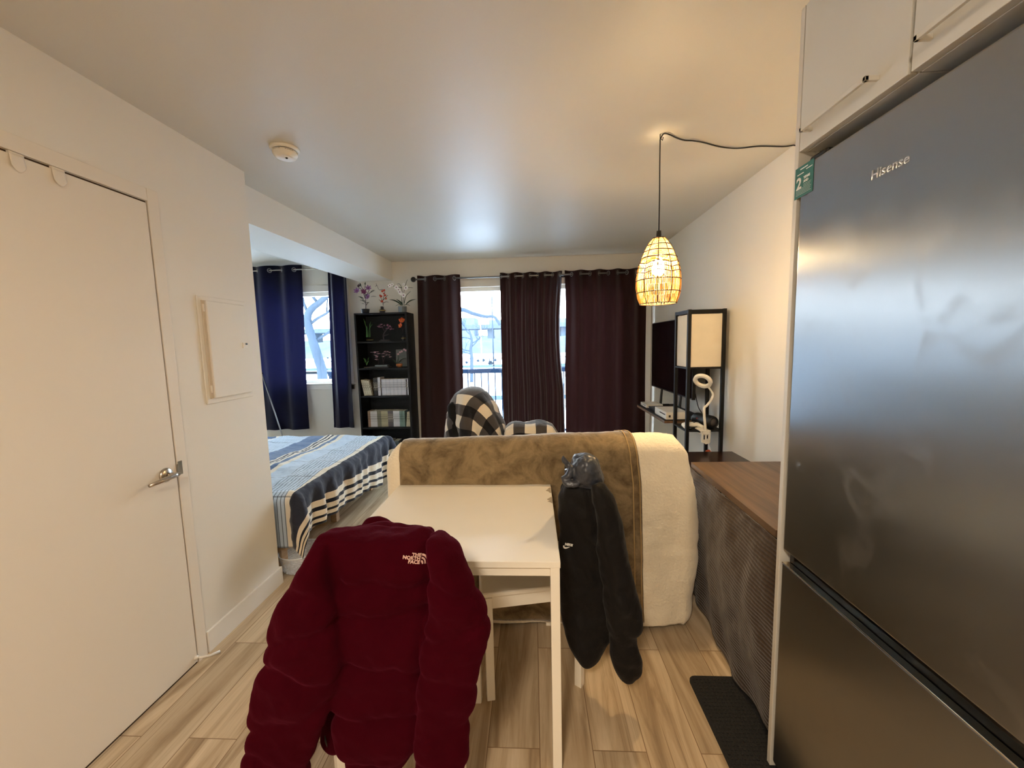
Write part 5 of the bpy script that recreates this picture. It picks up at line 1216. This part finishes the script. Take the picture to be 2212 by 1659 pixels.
def tree_thing(name, label, main, r0, ytree, nb, seed, lvl=3, sp_=.7):
    k = thing(name, main[0], label, 'tree'); q = MB(); rs_ = random.Random(seed)
    path = smoothpath(main, 18); q.tube(path, [r0*(1-.55*i/18) for i in range(19)], 12); q.build('trunk', M['bark'], k, True)
    def grow(q, p, d, L_, r, lv):
        n_ = 5; pts_ = [p]
        for i in range(n_): d = (d+Vector((rs_.uniform(-.3, .3), rs_.uniform(-.3, .3), rs_.uniform(-.12, .25)))).normalized(); pts_.append(pts_[-1]+d*L_/n_)
        q.tube(pts_, [r*(1-.6*i/n_) for i in range(n_+1)], 5)
        if lv > 0:
            for i in (2, 3, 4, 5): grow(q, pts_[i], (d+Vector((rs_.uniform(-1, 1), rs_.uniform(-.8, .8), rs_.uniform(-.4, .7)))).normalized(), L_*sp_, r*.5, lv-1)
    for i in range(nb):
        q = MB(); p = path[int(18*(.35+.65*i/max(1, nb-1)))]
        grow(q, p, Vector((rs_.choice((-1, 1))*rs_.uniform(.5, 1), rs_.uniform(-.4, .4), rs_.uniform(.1, .9))).normalized(), main[-1].z*.18+r0*6, r0*.32, lvl); q.build('branch', M['bark'], k, True)
    return k
T1 = [Vector((at(690, 900, 8).x, 8, GZ)), at(698, 825, 8), at(686, 770, 8), at(672, 725, 8), at(664, 688, 8), at(672, 668, 8), at(692, 652, 8), at(712, 632, 8), at(740, 600, 8)]
tree_thing('bare_tree', 'large crooked bare tree filling the small alcove window', T1, .105, 8, 6, 5, 2)
T2 = [Vector((at(1018, 800, 26).x, 26, GZ)), at(1019, 775, 26), at(1017, 755, 26), at(1019, 735, 26), at(1014, 715, 26)]
tree_thing('bare_tree', 'young bare tree in the snow beyond the balcony railing', T2, .13, 26, 7, 8, 2, .62)
k = thing('bare_tree', (-3.2, 9.6, GZ), 'long thin bare branch reaching across the top of the patio glass', 'tree')
MB().tube(smoothpath([at(960, 655, 9.5), at(994, 668, 9.5), at(1004, 670, 9.5), at(1018, 676, 9.5), at(1035, 681, 9.5), at(1050, 684, 9.5), at(1068, 685, 9.5), at(1080, 702, 9.5)], 30), [.055-.0008*i for i in range(31)], 8).build('long_branch', M['bark'], k, True)
MB().tube(smoothpath([Vector((-3.4, 9.6, GZ)), Vector((-3.3, 9.6, 1)), Vector((-3.0, 9.55, 2.1)), at(960, 655, 9.5)], 20), [.12-.004*i for i in range(21)], 10).build('trunk', M['bark'], k, True)
lpx = at(1040, 760, 45); lt_ = at(1040, 690, 45)
k = thing('lamp_post', (lpx.x, 45, GZ), 'white lamp post in front of the far highway bridge', 'lamp post'); MB().cyl((lpx.x, 45, GZ), (lpx.x, 45, lt_.z+.6), .07, .05, 10).build('pole', M['snow'], k, True)
k = thing('utility_pole', (at(1064, 700, 38).x, 38, GZ), 'thin dark pole rising behind the long branch', 'pole'); MB().cyl((at(1064, 700, 38).x, 38, GZ), (at(1064, 700, 38).x, 38, at(1063, 640, 38).z), .07, .05, 8).build('pole', M['bark'], k, True)
yb_ = 95
k = thing('highway_bridge', (-20, yb_, 0), 'elevated concrete highway bridge crossing far behind the railing', 'bridge')
zt_, zb_ = at(1040, 701, yb_).z, at(1040, 710, yb_).z
MB().box(-120, 110, yb_, yb_+9, zb_, zt_).build('deck', M['concrete'], k)
for x in range(-110, 100, 9): MB().box(x, x+1.3, yb_+2, yb_+6, GZ, zb_).build('pier', M['concrete'], k)
k = thing('retaining_wall', (-20, 120, 0), 'pale industrial buildings below the far bridge', 'building')
for x in range(-120, 110, 22):
    MB().box(x, x+20, 118, 128, GZ, at(1040, 728, 118).z+(x % 7)*.12).build('hall', M['building'], k)
k = thing('apartment_block', (at(1003, 690, 150).x, 150, 0), 'pale blue tower block behind the bridge, left', 'building')
a_, b_ = at(985, 700, 150), at(1024, 686, 150); MB().box(a_.x-10, b_.x, 150, 162, GZ, b_.z).build('walls', M['building'], k)
k = thing('apartment_block', (at(1080, 690, 150).x, 150, 0), 'low pale blue block behind the bridge, right', 'building')
a_, b_ = at(1056, 700, 150), at(1110, 690, 150); MB().box(a_.x, b_.x+25, 150, 162, GZ, b_.z).build('walls', M['building'], k)
o = MB().grid(lambda u, v: Vector((-70+140*u, 66+8*v, -.1+2.6*math.sin(PI*v*.5)+.5*noise.noise(Vector((u*20, v*3, 0))))), 90, 8).build('wooded_slope', M['hill'], None, True); tag(o, 'grey wooded slope below the far bridge', 'slope', kind='structure')
o = MB().grid(lambda u, v: Vector((-50+100*u, 34+5*v+2.5*math.sin(u*5), GZ+.42+.1*noise.noise(Vector((u*9, v*7, 0))))), 60, 4).build('road', M['road'], None, True); tag(o, 'grey road across the snow', 'road', kind='structure')
o = MB().grid(lambda u, v: Vector((-30+60*u, 14.5+1.3*v+.8*math.sin(u*4), GZ+.35)), 40, 3).build('path', M['road'], None, True); tag(o, 'grey path seen through the railing bars', 'path', kind='structure')
for i, (px_, py_, r_) in enumerate(((1060, 787, .55), (1044, 778, .5), (1033, 778, .4), (1070, 777, .45), (1008, 782, .4), (700, 800, .6), (708, 772, .6))):
    v = ray(px_, py_+3); t_ = (GZ+.25-CAMZ)/v.z; p = Vector((v.x*t_, v.y*t_, GZ+.2))
    k = thing('shrub', p, ('dark conical shrub in the snow below the bridge' if i == 0 else 'low grey shrub poking out of the snow outside'), 'shrub', None if i == 0 else 'low shrubs in the snow')
    q = MB(); rs_ = random.Random(i)
    for j_ in range(26 if i else 40):
        a = rs_.uniform(0, 2*PI); e = rs_.uniform(.2, 1); q.tube([p, p+Vector((math.cos(a)*r_*e*.5, math.sin(a)*r_*e*.5, r_*(.8 if i else 1.2)*(1-.6*e))), p+Vector((math.cos(a)*r_*e, math.sin(a)*r_*e, r_*(1.1-e)*(1 if i else 1.7)))], [.05, .05, .01], 5)
    q.build('twigs', M['bush'], k, True)
